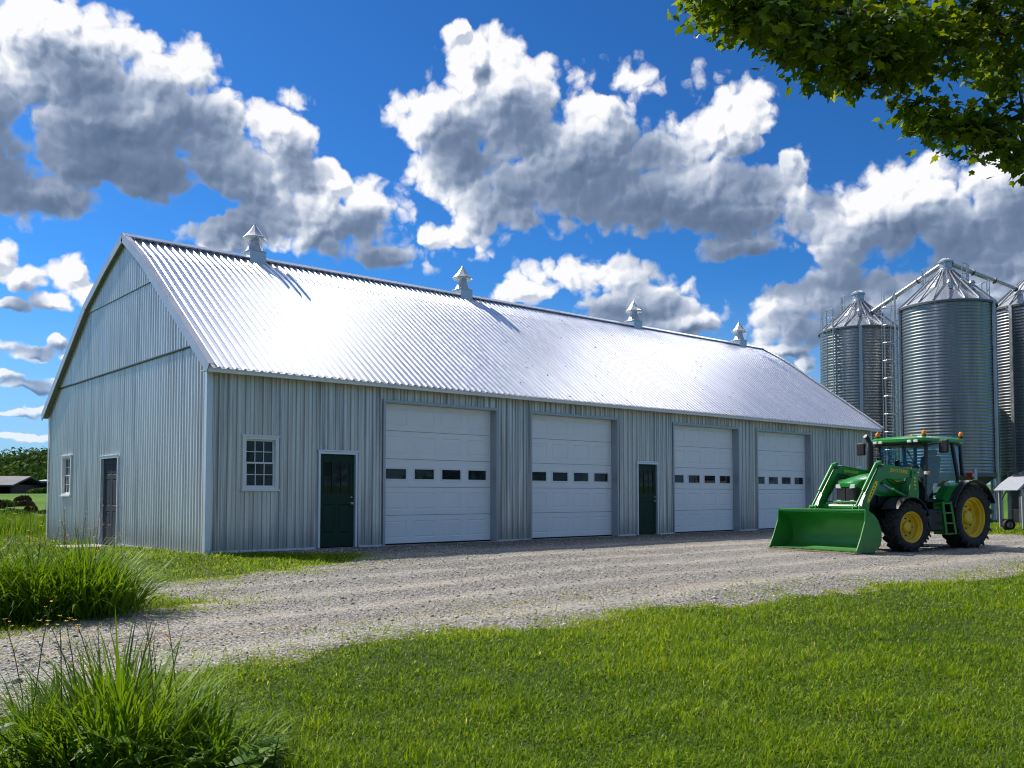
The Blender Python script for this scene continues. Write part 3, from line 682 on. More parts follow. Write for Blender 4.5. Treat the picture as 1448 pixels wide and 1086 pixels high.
def overhead(a, b, handle=False):
    yf = Y0 + 0.20; W_ = b - a; zb = 0.055; H_ = (GZ + 0.02 - zb) / 5
    d = MB(); wn = []
    mg = 0.14; gap = 0.20; pw = (W_ - 2 * mg - 3 * gap) / 4
    for r in range(5):
        z0 = zb + r * H_ + 0.005; z1 = zb + (r + 1) * H_ - 0.005
        xs = [a]
        for i in range(4): xs += [a + mg + i * (pw + gap), a + mg + i * (pw + gap) + pw]
        xs.append(b)
        if r == 2:
            zs = [z0, z0 + 0.17, z0 + 0.17 + 0.30, z1]; cells = {(2 * i + 1, 1): None for i in range(4)}
            wn += [(xs[2 * i + 1], xs[2 * i + 2], zs[1], zs[2]) for i in range(4)]
        else:
            zs = [z0, z0 + 0.13, z1 - 0.13, z1]; cells = {(2 * i + 1, 1): 1 for i in range(4)}
        panelled(d, yf, xs, zs, cells, 0.03)
    d.box(a, b, yf + 0.031, yf + 0.05, zb, GZ + 0.05) if False else None
    door = d.build('overhead_door', M['garage'], recalc=False, **BW)
    bk = MB()
    for r in range(5):
        if r == 2: continue
        bk.box(a, b, yf + 0.032, yf + 0.05, zb + r * H_, zb + (r + 1) * H_)
    bk.build('door_back', M['dark_steel'], door, world=True)
    for (x0, x1, z0, z1) in wn:
        f = MB(); w = 0.028
        for q in ((x0 - .012, x1 + .012, z0 - .012, z0 + w), (x0 - .012, x1 + .012, z1 - w, z1 + .012), (x0 - .012, x0 + w, z0 + w, z1 - w), (x1 - w, x1 + .012, z0 + w, z1 - w)):
            f.box(q[0], q[1], yf - 0.012, yf + 0.02, q[2], q[3])
        f.build('window_frame', M['white'], door, world=True)
        g_ = MB(); g_.box(x0 + w, x1 - w, yf + 0.006, yf + 0.014, z0 + w, z1 - w); g_.build('window_pane', M['glass'], door, world=True)
    s_ = MB(); s_.box(a, b, yf - 0.004, yf + 0.03, 0.022, zb - 0.001); s_.build('bottom_seal', M['rubber_seal'], door, world=True)
    # jamb and head lining of the recess
    j = MB(); j.box(a, a + 0.012, Y0 - 0.045, yf + 0.05, 0.02, GZ - 0.013); j.box(b - 0.012, b, Y0 - 0.045, yf + 0.05, 0.02, GZ - 0.013); j.box(a, b, Y0 - 0.045, yf + 0.05, GZ - 0.012, GZ)
    j.box(a - 0.06, a, Y0 - 0.052, Y0 - 0.036, 0.02, GZ + 0.06); j.box(b, b + 0.06, Y0 - 0.052, Y0 - 0.036, 0.02, GZ + 0.06); j.box(a, b, Y0 - 0.052, Y0 - 0.036, GZ, GZ + 0.06)
    j.build('door_jamb', M['siding_trim'], **BW)
M['siding_trim'] = flat('grey_jamb_sheet', (0.42, 0.43, 0.45), 0.45, 0.5, var=0.12)
for a, b in GAR: overhead(a, b)

def man_door(a, b):
    fr = MB(); w = 0.042; yf = Y0 - 0.06
    fr.box(a - 0.01, a + w, yf, Y0 + 0.10, 0.03, MZ + 0.01); fr.box(b - w, b + 0.01, yf, Y0 + 0.10, 0.03, MZ + 0.01); fr.box(a + w, b - w, yf, Y0 + 0.10, MZ - 0.05, MZ + 0.01)
    fr.box(a - 0.03, b + 0.03, yf - 0.015, Y0 - 0.036, MZ + 0.0105, MZ + 0.045)
    frame = fr.build('door_frame', M['zinc_trim'], bevel=0.004, **BW)
    x0, x1 = a + w + 0.004, b - w - 0.004; yd = Y0 + 0.02; z0, z1 = 0.05, MZ - 0.055; mid = (x0 + x1) / 2
    xs = [x0, x0 + 0.10, mid - 0.05, mid + 0.05, x1 - 0.10, x1]; zs = [z0, z0 + 0.30, z0 + 0.98, z0 + 1.16, z0 + 1.23, z1 - 0.16, z1]
    cells = {(1, 1): 1, (3, 1): 1}
    for i in (1, 2, 3): cells[(i, 4)] = None
    d = MB(); panelled(d, yd, xs, zs, cells, 0.04)
    door = d.build('entry_door', M['green_door'], recalc=False, **BW)
    bk = MB(); bk.box(x0, x1, yd + 0.025, yd + 0.04, z0, zs[4]); bk.build('door_back', M['dark_steel'], door, world=True)
    mu = MB(); ga, gb, gc, gd = xs[1], xs[4], zs[4], zs[5]
    for i in (1, 2): mu.box(ga + (gb - ga) * i / 3 - 0.012, ga + (gb - ga) * i / 3 + 0.012, yd - 0.004, yd + 0.010, gc + .02, gd - .02)
    mu.box(ga + .02, gb - .02, yd - 0.003, yd + 0.009, (gc + gd) / 2 - 0.012, (gc + gd) / 2 + 0.012)
    for q in ((ga, gb, gc, gc + .02), (ga, gb, gd - .02, gd), (ga, ga + .02, gc + .02, gd - .02), (gb - .02, gb, gc + .02, gd - .02)): mu.box(q[0], q[1], yd - 0.008, yd + 0.012, q[2], q[3])
    mu.build('muntin', M['green_door'], door, world=True)
    g_ = MB(); g_.box(ga, gb, yd + 0.011, yd + 0.018, gc, gd); g_.build('door_pane', M['glass'], door, world=True)
    k = MB()
    for zz, rr in ((z0 + 1.00, 0.030), (z0 + 1.14, 0.022)):
        k.lathe([(rr, 0), (rr, 0.008), (rr * 0.4, 0.012), (rr * 0.4, 0.035)] + ([(rr * 0.9, 0.045), (rr, 0.06), (rr * 0.6, 0.075), (0.001, 0.078)] if rr > 0.025 else [(0.001, 0.036)]), 14, (x1 - 0.06, yd, zz), (0, -1, 0))
    pieces(k, 'door_handle', M['brass'], door, smooth=40, world=True)
    h = MB()
    for zz in (z0 + 0.2, z0 + 1.0, z1 - 0.2): h.tube([(x0 - 0.002, yd - 0.008, zz - 0.05), (x0 - 0.002, yd - 0.008, zz + 0.05)], 0.009, 8)
    pieces(h, 'hinge', M['brass'], door, world=True)
    st = MB(); st.box(a - 0.0, b, Y0 - 0.07, Y0 + 0.12, 0.005, 0.029); st.build('threshold', M['concrete'], frame, world=True)
for a, b in MAN: man_door(a, b)

def sash_window(name, o, dx, dn, w, h, z0, cols, rows, sill=0.05):
    """double-hung window; o = lower corner on the wall face, dx along the wall, dn outwards"""
    o = Vector(o); dx = Vector(dx); dn = Vector(dn)
    def bx(mb, a, b, c, d, n0, n1):
        p = [o + dx * i + dn * k + Vector((0, 0, j)) for (i, k, j) in ((a, n0, c), (b, n0, c), (b, n1, c), (a, n1, c), (a, n0, d), (b, n0, d), (b, n1, d), (a, n1, d))]
        mb.add(p, [(0, 3, 2, 1), (4, 5, 6, 7), (0, 1, 5, 4), (1, 2, 6, 5), (2, 3, 7, 6), (3, 0, 4, 7)])
    f = MB(); t = 0.06
    bx(f, -0.02, t, -0.0, h, -0.09, 0.055); bx(f, w - t, w + 0.02, 0, h, -0.09, 0.055); bx(f, t, w - t, h - t, h, -0.09, 0.055); bx(f, t, w - t, 0, t * 0.8, -0.09, 0.055)
    bx(f, -0.045, w + 0.045, h + 0.0005, h + 0.035, -0.02, 0.07); bx(f, -0.05, w + 0.05, -0.04, -0.0005, -0.02, 0.085)
    win = f.build(name, M['white'], bevel=0.003, **BW)
    for k, (c, d, n) in enumerate(((t * 0.8, h / 2 + 0.02, 0.0), (h / 2 - 0.02, h - t, -0.03))):
        s_ = MB(); e = 0.035
        bx(s_, t, w - t, c, c + e, n - 0.03, n + 0.0); bx(s_, t, w - t, d - e, d, n - 0.03, n); bx(s_, t, t + e, c + e, d - e, n - 0.03, n); bx(s_, w - t - e, w - t, c + e, d - e, n - 0.03, n)
        for i in range(1, cols):
            xx = t + e + (w - 2 * t - 2 * e) * i / cols; bx(s_, xx - 0.008, xx + 0.008, c + e, d - e, n - 0.022, n - 0.006)
        for i in range(1, rows):
            zz = c + e + (d - c - 2 * e) * i / rows; bx(s_, t + e, w - t - e, zz - 0.008, zz + 0.008, n - 0.021, n - 0.007)
        s_.build('sash', M['white'], win, world=True)
        g_ = MB(); bx(g_, t + e * .5, w - t - e * .5, c + e * .5, d - e * .5, n - 0.028, n - 0.024); g_.build('window_pane', M['glass'], win, world=True)
a, b, z0, z1 = WIN[0]; sash_window('sash_window', (a, Y0, z0), (1, 0, 0), (0, -1, 0), b - a, z1 - z0, z0, 3, 2)
a, b, z0, z1 = WIN[1]; sash_window('small_window', (a, Y0, z0), (1, 0, 0), (0, -1, 0), b - a, z1 - z0, z0, 2, 1)
a, b, z0, z1 = GW[0]; sash_window('sash_window', (X0, b, z0), (0, -1, 0), (-1, 0, 0), b - a, z1 - z0, z0, 3, 2)
vt = MB(); vt.box(34.44, 34.62, Y0 - 0.06, Y0 - 0.034, 2.06, 2.24)
for i in range(4): vt.box(34.45, 34.61, Y0 - 0.072, Y0 - 0.0605, 2.075 + i * 0.04, 2.095 + i * 0.04)
vt.build('wall_vent', M['black'], **BW)

# grey six-panel door in the gable end
a, b, z0, z1 = GD[0]
fr = MB(); fr.box(X0 - 0.06, X0 + 0.1, a - 0.01, a + 0.05, -0.12, z1 + 0.01); fr.box(X0 - 0.06, X0 + 0.1, b - 0.05, b + 0.01, -0.12, z1 + 0.01); fr.box(X0 - 0.06, X0 + 0.1, a + 0.05, b - 0.05, z1 - 0.05, z1 + 0.01)
fr.box(X0 - 0.072, X0 - 0.033, a - 0.03, b + 0.03, z1 + 0.0105, z1 + 0.04)
gfr = fr.build('door_frame', M['zinc_trim'], bevel=0.004, **BW)
W_ = b - a - 0.108; d = MB()
xs = [0, 0.16, W_ / 2 - 0.09, W_ / 2 + 0.09, W_ - 0.16, W_]; zs = [-0.07, 0.12, 0.82, 0.97, 1.66, 1.78, 2.06, z1 - 0.055]
panelled(d, 0.0, xs, zs, {(i, j): 1 for i in (1, 3) for j in (1, 3, 5)}, 0.04)
d.v = [(X0 + 0.02 + y_, b - 0.054 - x_, z_) for x_, y_, z_ in d.v]
gd = d.build('entry_door', M['grey_door'], recalc=False, **BW); gd['label'] = 'charcoal grey six-panel door in the gable end'
bk = MB(); bk.box(X0 + 0.045, X0 + 0.06, a + 0.054, b - 0.054, -0.07, z1 - 0.055); bk.build('door_back', M['dark_steel'], gd, world=True)
k = MB()
for yk in (a + 0.12, b - 0.12):
    k.lathe([(0.032, 0), (0.032, 0.008), (0.013, 0.012), (0.013, 0.05), (0.001, 0.052)], 12, (X0 + 0.02, yk, 0.96), (-1, 0, 0))
    k.tube([(X0 - 0.025, yk, 0.96), (X0 - 0.028, yk + (0.11 if yk < 25 else -0.11), 0.955)], 0.011, 8)
pieces(k, 'door_handle', M['brass'], gd, smooth=40, world=True)
# concrete apron under the doors and step by the gable door
def slab(name, x0, x1, y0, y1, z0, z1):
    s_ = MB(); s_.box(x0, x1, y0, y1, z0, z1); return tag(s_.build(name, M['concrete'], bevel=0.01), kind='structure')
for a, b in GAR: slab('door_apron', a - 0.15, b + 0.15, Y0 - 0.42, Y0 + 0.5, -0.2, 0.018)
for a, b in MAN: slab('door_step', a - 0.1, b + 0.1, Y0 - 0.55, Y0 - 0.075, -0.2, 0.015)
slab('door_step', X0 - 1.15, X0 - 0.06, 24.4, 26.1, -0.4, -0.075)

# ------------------------------------------------------------------ tractor with front loader (local x = forwards, y = its left side)
def paint(name, col, rough=0.32):
    m, t, p, o = new_mat(name); co = objco(t)
    n = t.noise(co, 3.0, 5, 0.6).outputs['Fac']; n2 = t.noise(co, 26.0, 4, 0.7).outputs['Fac']
    c = t.mix(t.ramp(n, 0.3, 0.7), (*col, 1), tuple(x * 0.78 for x in col) + (1,))
    z = t.node('ShaderNodeSeparateXYZ', {0: geopos(t)}).outputs[2]
    d = t.m('MULTIPLY', t.ramp(t.m('ADD', t.m('MULTIPLY', n2, 1.4), t.m('MULTIPLY', z, -0.55)), 0.15, 0.85), 0.22)
    c = t.mix(d, c, (0.20, 0.17, 0.12, 1))
    t.put(p.inputs['Base Color'], c); t.put(p.inputs['Roughness'], t.m('ADD', t.m('MULTIPLY', d, 1.4), t.m('MULTIPLY_ADD', n2, 0.10, rough - 0.05)))
    p.inputs['Coat Weight'].default_value = 0.25; p.inputs['Coat Roughness'].default_value = 0.12
    return m
M['green'] = paint('green_machine_paint', (0.015, 0.23, 0.022)); M['yellow'] = paint('yellow_machine_paint', (0.90, 0.60, 0.012), 0.4)
M['tyre'] = flat('tyre_rubber', (0.018, 0.0175, 0.017), 0.75, var=0.35, vscale=5, bmp=0.1)
M['engine'] = flat('oily_dark_casting', (0.022, 0.024, 0.022), 0.55, 0.3, var=0.3)
M['lens'] = flat('clear_lamp_lens', (0.75, 0.76, 0.76), 0.08, 0.0, coat=1.0, var=0.1, vscale=30)
M['decal'] = flat('yellow_decal', (0.85, 0.60, 0.02), 0.4)
M['worn_steel'] = flat('worn_edge_steel', (0.34, 0.27, 0.16), 0.5, 0.4, var=0.4, vscale=14)
M['seat'] = flat('seat_fabric', (0.035, 0.035, 0.037), 0.85, var=0.2)
M['red_lens'] = flat('red_lamp_lens', (0.55, 0.02, 0.01), 0.15, coat=1.0)
m, t, p, o = new_mat('amber_lens'); p.inputs['Base Color'].default_value = (0.95, 0.30, 0.005, 1); p.inputs['Roughness'].default_value = 0.12
p.inputs['Transmission Weight'].default_value = 0.25; p.inputs['Subsurface Weight'].default_value = 0.2; M['amber'] = m
def clear_glass(name, tint, refl=0.12):
    m = bpy.data.materials.new(name); m.use_nodes = True; t = NT(m.node_tree); t.n.clear()
    lw = t.m('POWER', t.node('ShaderNodeLayerWeight', {'Blend': 0.5}).outputs['Facing'], 4.0)
    tr = t.node('ShaderNodeBsdfTransparent', {0: (*tint, 1)}); gl = t.node('ShaderNodeBsdfGlossy', {'Color': (0.9, 0.97, 1, 1), 'Roughness': 0.02})
    mx = t.node('ShaderNodeMixShader', {0: t.m('ADD', t.m('MULTIPLY', lw, 0.5), refl * 0.5), 1: tr.outputs[0], 2: gl.outputs[0]})
    t.l.new(mx.outputs[0], t.node('ShaderNodeOutputMaterial').inputs[0]); return m
M['cab_glass'] = clear_glass('tinted_cab_glass', (0.80, 0.91, 0.92), 0.05)
TR = thing('farm_tractor', 'green tractor with yellow wheels and a lowered front loader bucket on the gravel', 'tractor', (21.80, 9.98, 0.0), R_(172))
def P(mb, name, mat, parent=TR, **k): return mb.build(name, M[mat], parent, **k)
# chassis, engine, axles
c = MB(); c.box(-0.45, 3.05, -0.19, 0.19, 0.62, 0.98); c.box(1.5, 3.15, -0.24, 0.24, 0.98, 1.22); c.box(-0.5, 0.6, -0.34, 0.34, 0.55, 1.05)
c.tube([(0.1, -0.6, 0.73), (0.1, 0.6, 0.73)], 0.16, 14); c.box(2.2, 2.46, -0.52, 0.52, 0.45, 0.62); c.tube([(2.33, -0.56, 0.55), (2.33, 0.56, 0.55)], 0.10, 12)
c.box(3.0, 3.34, -0.26, 0.26, 0.66, 1.02); c.tube([(2.05, 0.3, 0.5), (2.3, 0.52, 0.42)], 0.035, 8); c.tube([(2.1, -0.3, 0.5), (2.3, -0.52, 0.42)], 0.035, 8)
chassis = P(c, 'chassis', 'engine', bevel=0.012)
# bonnet
def bonnet_sec(u, w, top, sh, bot): return [(u, -w, bot), (u, -w, sh), (u, -w * 0.86, top - 0.035), (u, -w * 0.45, top), (u, w * 0.45, top), (u, w * 0.86, top - 0.035), (u, w, sh), (u, w, bot)]
secs = [bonnet_sec(1.50, 0.36, 1.80, 1.66, 1.22), bonnet_sec(2.1, 0.35, 1.77, 1.63, 1.22), bonnet_sec(2.7, 0.33, 1.70, 1.57, 1.22), bonnet_sec(3.1, 0.315, 1.625, 1.50, 1.30), bonnet_sec(3.32, 0.295, 1.555, 1.46, 1.40), bonnet_sec(3.42, 0.25, 1.50, 1.44, 1.42)]
b = MB(); n = 8
for sct in secs: b.v += sct
for i in range(len(secs) - 1):
    for j in range(n - 1): b.f.append((i * n + j, i * n + j + 1, (i + 1) * n + j + 1, (i + 1) * n + j))
b.f.append(tuple((len(secs) - 1) * n + j for j in range(n)))
hood = P(b, 'hood', 'green', smooth=35)
gl = MB(); gl.prism([(2.75, -0.285, 1.02), (3.30, -0.285, 1.02), (3.40, -0.24, 1.02), (3.40, 0.24, 1.02), (3.30, 0.285, 1.02), (2.75, 0.285, 1.02)], (0, 0, 0.43))
grille = P(gl, 'grille', 'black', bevel=0.01)
s_ = MB()
for i in range(7):
    for sg in (-1, 1): s_.box(3.402, 3.412, sg * (0.035 + i * 0.026) - 0.006, sg * (0.035 + i * 0.026) + 0.006, 1.12, 1.40)
pieces(s_, 'grille_slat', M['dark_steel'], grille)
for y_ in (-1, 1):
    for z0, z1, ya, yb in ((1.385, 1.475, 0.11, 0.245), (1.06, 1.135, 0.10, 0.225)):
        l = MB(); l.prism([(3.395, y_ * ya, z0), (3.395, y_ * yb, z0 + 0.01), (3.395, y_ * yb, z1), (3.395, y_ * (ya + 0.02), z1)], (0.03, 0, 0))
        P(l, 'headlight', 'lens', bevel=0.008)
# side shields of the engine
for sg in (-1, 1):
    sd = MB(); sd.box(2.1, 2.72, sg * 0.30 - 0.015, sg * 0.30 + 0.015, 1.0, 1.22); 
    for i in range(6): sd.box(2.15 + i * 0.09, 2.21 + i * 0.09, sg * 0.318 - 0.004, sg * 0.318 + 0.004, 1.03, 1.19)
    P(sd, 'side_grille', 'black')
# cab
cb = MB(); cb.prism([(1.52, -0.55, 0.95), (1.52, -0.55, 1.16), (1.44, -0.55, 1.16), (0.2, -0.55, 1.16), (-0.1, -0.55, 1.45), (-0.1, -0.55, 1.0), (0.5, -0.55, 0.95)], (0, 1.10, 0))
cb.prism([(1.36, -0.34, 1.16), (1.56, -0.34, 1.16), (1.56, -0.34, 1.86), (1.36, -0.34, 1.92)], (0, 0.68, 0))
cab = P(cb, 'cab', 'black', bevel=0.01)
PIL = {'A': ((1.47, 0.60, 1.10), (1.38, 0.60, 2.42)), 'C': ((0.28, 0.66, 1.62), (0.42, 0.62, 2.42)), 'D': ((0.00, 0.60, 1.66), (0.04, 0.57, 2.40))}
for sg in (-1, 1):
    for a, b_ in PIL.values():
        q = MB(); q.bar((a[0], sg * a[1], a[2]), (b_[0], sg * b_[1], b_[2]), 0.065, 0.075, up=(1, 0, 0)); P(q, 'cab_pillar', 'black', cab, bevel=0.012)
    q = MB(); q.bar((1.44, sg * 0.62, 1.12), (0.62, sg * 0.64, 1.12), 0.05, 0.05); q.bar((0.62, sg * 0.64, 1.12), (0.28, sg * 0.66, 1.62), 0.05, 0.05)
    q.bar((0.3, sg * 0.66, 1.65), (0.0, sg * 0.60, 1.69), 0.045, 0.045); P(q, 'door_frame', 'black', cab)
    g_ = MB(); g_.prism([(1.44, sg * 0.61, 1.14), (0.64, sg * 0.625, 1.14), (0.30, sg * 0.655, 1.64), (0.41, sg * 0.615, 2.41), (1.37, sg * 0.60, 2.41)], (0, sg * 0.006, 0)); P(g_, 'door_glass', 'cab_glass', cab)
    g_ = MB(); g_.prism([(0.26, sg * 0.645, 1.70), (0.03, sg * 0.59, 1.72), (0.06, sg * 0.57, 2.39), (0.39, sg * 0.612, 2.40)], (0, sg * 0.006, 0)); P(g_, 'rear_quarter_glass', 'cab_glass', cab)
g_ = MB(); g_.prism([(1.47, -0.57, 1.90), (1.47, 0.57, 1.90), (1.385, 0.57, 2.41), (1.385, -0.57, 2.41)], (0.006, 0, 0)); P(g_, 'windscreen', 'cab_glass', cab)
for sg in (-1, 1):
    g_ = MB(); g_.prism([(1.49, sg * 0.36, 1.18), (1.49, sg * 0.57, 1.18), (1.472, sg * 0.57, 1.888), (1.472, sg * 0.36, 1.888)], (0.006, 0, 0)); P(g_, 'lower_windscreen', 'cab_glass', cab)
g_ = MB(); g_.prism([(0.0, -0.56, 1.70), (0.0, 0.56, 1.70), (0.03, 0.55, 2.40), (0.03, -0.55, 2.40)], (-0.006, 0, 0)); P(g_, 'rear_window', 'cab_glass', cab)
wp = MB(); wp.tube([(1.475, 0.05, 2.38), (1.485, 0.28, 2.12)], 0.008, 6); wp.tube([(1.478, 0.2, 2.26), (1.49, 0.36, 1.98)], 0.012, 6); P(wp, 'wiper', 'black', cab)
# seat, wheel, console
s_ = MB(); s_.box(0.35, 0.82, -0.25, 0.25, 1.52, 1.64); s_.bar((0.40, 0, 1.62), (0.28, 0, 2.16), 0.48, 0.12, up=(1, 0, 0)); s_.box(0.22, 0.32, -0.14, 0.14, 2.17, 2.32); s_.box(0.45, 0.72, -0.16, 0.16, 1.16, 1.52)
P(s_, 'driver_seat', 'seat', cab, bevel=0.04, seg=3)
s_ = MB(); s_.box(0.45, 0.9, -0.50, -0.32, 1.5, 1.78); s_.bar((0.92, -0.42, 1.78), (0.98, -0.42, 2.06), 0.05, 0.18); P(s_, 'console', 'black', cab, bevel=0.02)
sw = MB(); cc = Vector((1.12, 0, 1.92)); ax = Vector((-0.45, 0, 0.9)).normalized(); a1 = Vector((0, 1, 0)); a2 = ax.cross(a1)
ring = [cc + a1 * math.cos(2 * math.pi * i / 24) * 0.2 + a2 * math.sin(2 * math.pi * i / 24) * 0.2 for i in range(25)]
sw.tube(ring, 0.016, 6, cap=False); sw.tube([cc, (1.32, 0, 1.62)], 0.035, 8)
for i in (2, 10, 18): sw.tube([cc, ring[i]], 0.012, 6)
P(sw, 'steering_wheel', 'black', cab)
# roof
rfp = []
for z_, gr_ in ((2.42, -0.02), (2.46, 0.03), (2.52, 0.03), (2.565, -0.03), (2.585, -0.16)):
    hw = 0.66 + gr_; f = 1.60 + gr_; r_ = -0.02 - gr_; k = 0.10
    rfp.append([(f - k * .6, -hw, z_), (f, -hw + k * 1.6, z_), (f + 0.03, 0, z_), (f, hw - k * 1.6, z_), (f - k * .6, hw, z_), (r_ + k, hw, z_), (r_, hw - k, z_), (r_, -hw + k, z_), (r_ + k, -hw, z_)])
r_ = MB(); n = 9
for sct in rfp: r_.v += sct
for i in range(len(rfp) - 1):
    for j in range(n): r_.f.append((i * n + j, i * n + (j + 1) % n, (i + 1) * n + (j + 1) % n, (i + 1) * n + j))
r_.f += [tuple(range(n))[::-1], tuple((len(rfp) - 1) * n + j for j in range(n))]
croof = P(r_, 'cab_roof', 'green', cab, smooth=40)
u_ = MB(); u_.box(0.02, 1.56, -0.60, 0.60, 2.375, 2.419); u_.bar((1.60, -0.58, 2.44), (1.60, 0.58, 2.44), 0.05, 0.07); P(u_, 'roof_liner', 'black', cab)
for y_ in (-0.52, -0.38, 0.36, 0.52):
    l = MB(); l.box(1.615, 1.66, y_ - 0.05, y_ + 0.05, 2.425, 2.485); P(l, 'work_light', 'lens', cab, bevel=0.012)
for (u, y_) in ((1.50, -0.55), (0.16, -0.57), (1.40, 0.57), (0.06, 0.62)):
    l = MB(); l.lathe([(0.035, 0), (0.035, 0.05), (0.05, 0.055), (0.05, 0.07)], 14, (u, y_, 2.53), cap=True); st_ = P(l, 'beacon', 'black')
    l = MB(); l.lathe([(0.047, 0.07), (0.052, 0.10), (0.048, 0.15), (0.03, 0.172), (0.001, 0.178)], 14, (u, y_, 2.53)); P(l, 'beacon_lens', 'amber', st_, smooth=50)
for y_, sg, u in ((0.95, 1, 1.27), (-0.98, -1, 1.55)):
    q = MB(); q.tube([(1.36, sg * 0.62, 2.36), (u + 0.02, y_ - sg * 0.05, 2.42), (u + 0.02, y_, 2.44), (u + 0.02, y_, 2.2)], 0.014, 8); arm_ = P(q, 'mirror', 'black')
    q = MB(); q.box(u - 0.05, u + 0.03, y_ - 0.11, y_ + 0.11, 2.18, 2.48); P(q, 'mirror_housing', 'black', arm_, bevel=0.03, seg=3)
    q = MB(); q.box(u - 0.056, u - 0.051, y_ - 0.085, y_ + 0.085, 2.21, 2.45); P(q, 'mirror_glass', 'steel', arm_)
# marker lamp on the pillar, tail lamp on the fender
q = MB(); q.box(1.44, 1.52, 0.62, 0.69, 1.70, 1.77); P(q, 'marker_lamp', 'lens', bevel=0.01); q = MB(); q.box(1.43, 1.46, 0.691, 0.72, 1.70, 1.77); P(q, 'marker_lamp', 'amber', bevel=0.006)
for sg in (-1, 1):
    q = MB(); q.box(-0.16, -0.08, sg * 0.72 - 0.07, sg * 0.72 + 0.07, 1.66, 1.76); P(q, 'tail_lamp', 'red_lens', bevel=0.01)
# exhaust and air intake
e = MB(); e.tube([(1.92, -0.46, 1.55), (1.92, -0.46, 1.80), (1.92, -0.46, 2.36), (1.93, -0.46, 2.46), (2.0, -0.47, 2.56), (2.06, -0.48, 2.60)], [0.06, 0.075, 0.075, 0.05, 0.05, 0.05], 14); P(e, 'exhaust', 'black', smooth=40)
e = MB()
for i in range(7): e.tube([(1.60, -0.62, 1.72 + i * 0.08), (1.60, -0.42, 1.72 + i * 0.08)], 0.012, 6)
e.tube([(1.60, -0.62, 1.68), (1.60, -0.62, 2.24)], 0.014, 6); e.tube([(1.60, -0.42, 1.68), (1.60, -0.42, 2.24)], 0.014, 6); P(e, 'exhaust_guard', 'black')

# wheels
def ag_wheel(c, R, w, rr, sg, steer, nl, lug):
    T = Matrix.Translation(c) @ Matrix.Rotation(steer, 4, 'Z')
    def put(mb, name, mat, par, sm=None, bev=0.0):
        mb.v = [tuple(T @ Vector(p)) for p in mb.v]; return mb.build(name, M[mat], par, smooth=sm, bevel=bev)
    h = w / 2; A = (0, sg, 0)
    rim = MB(); rim.lathe([(rr + 0.012, h * 0.80), (rr - 0.008, h * 0.88), (rr - 0.022, h * 0.80), (rr - 0.030, h * 0.55), (rr - 0.055, h * 0.48), (rr - 0.06, h * 0.05), (rr - 0.09, -h * 0.02), (rr * 0.74, -h * 0.02), (rr * 0.70, -h * 0.10), (rr * 0.42, -h * 0.06), (rr * 0.36, h * 0.0), (rr * 0.33, h * 0.30), (rr * 0.26, h * 0.40), (0.001, h * 0.42)], 48, (0, 0, 0), A)
    rim.lathe([(rr + 0.012, h * 0.80), (rr - 0.02, h * 0.5), (rr - 0.05, 0), (rr - 0.02, -h * 0.6), (rr + 0.012, -h * 0.85), (rr - 0.05, -h * 0.85), (0.001, -h * 0.5)], 48, (0, 0, 0), A)
    wh = put(rim, 'wheel', 'yellow', TR, 30)
    bt = MB()
    for k in range(8):
        t_ = 2 * math.pi * k / 8; r0 = rr * 0.55; bt.lathe([(0.018, -h * 0.09), (0.018, 0.02), (0.001, 0.022)], 6, (r0 * math.cos(t_), 0, r0 * math.sin(t_)), A)
    bt.v = [tuple(T @ Vector(p)) for p in bt.v]; pieces(bt, 'wheel_bolt', M['dark_steel'], wh)
    ty = MB(); ty.lathe([(rr - 0.005, h * 0.78), (rr + 0.035, h * 0.93), (rr + (R - rr) * 0.45, h * 1.0), (R - 0.11, h * 0.98), (R - 0.065, h * 0.86), (R - 0.045, h * 0.45), (R - 0.04, 0), (R - 0.045, -h * 0.45), (R - 0.065, -h * 0.86), (R - 0.11, -h * 0.98), (rr + (R - rr) * 0.45, -h), (rr + 0.035, -h * 0.93), (rr - 0.005, -h * 0.78)], 60, (0, 0, 0), A)
    # chevron lugs, from the middle of the tread back to the shoulder
    for k in range(nl):
        for s2 in (-1, 1):
            t0 = 2 * math.pi * (k + (0.5 if s2 > 0 else 0)) / nl; path = []
            for f in (0.0, 0.35, 0.7, 1.0):
                path.append((t0 + sg * 0 + f * 0.30 * (0.74 / R) ** 0.3, s2 * h * (-0.06 + 1.06 * f), R - 0.045 - 0.030 * max(0, f - 0.6) / 0.4))
            path.append((t0 + 0.30 + 0.03, s2 * h * 1.02, R - 0.15))
            vs = []
            for i, (tt, yy2, r0) in enumerate(path):
                dw = lug * (0.75 + 0.25 * min(1, i / 2)) / R / 2; top = R - 0.018 * max(0, (i - 2)) * 0.8 if i < 4 else R - 0.10
                for (dt, rad) in ((-dw, r0 - 0.01), (-dw * 0.7, top), (dw * 0.7, top), (dw, r0 - 0.01)):
                    vs.append((rad * math.cos(tt + dt), yy2 if i < 4 else yy2 + s2 * (0.012 if rad == top else 0), rad * math.sin(tt + dt)))
            fs = []
            for i in range(len(path) - 1):
                for j in range(3): fs.append((4 * i + j, 4 * i + j + 1, 4 * i + 5 + j, 4 * i + 4 + j))
            m_ = 4 * (len(path) - 1); fs += [(3, 2, 1, 0), (m_, m_ + 1, m_ + 2, m_ + 3)]; ty.add(vs, fs)
    put(ty, 'tyre', 'tyre', wh, 35)
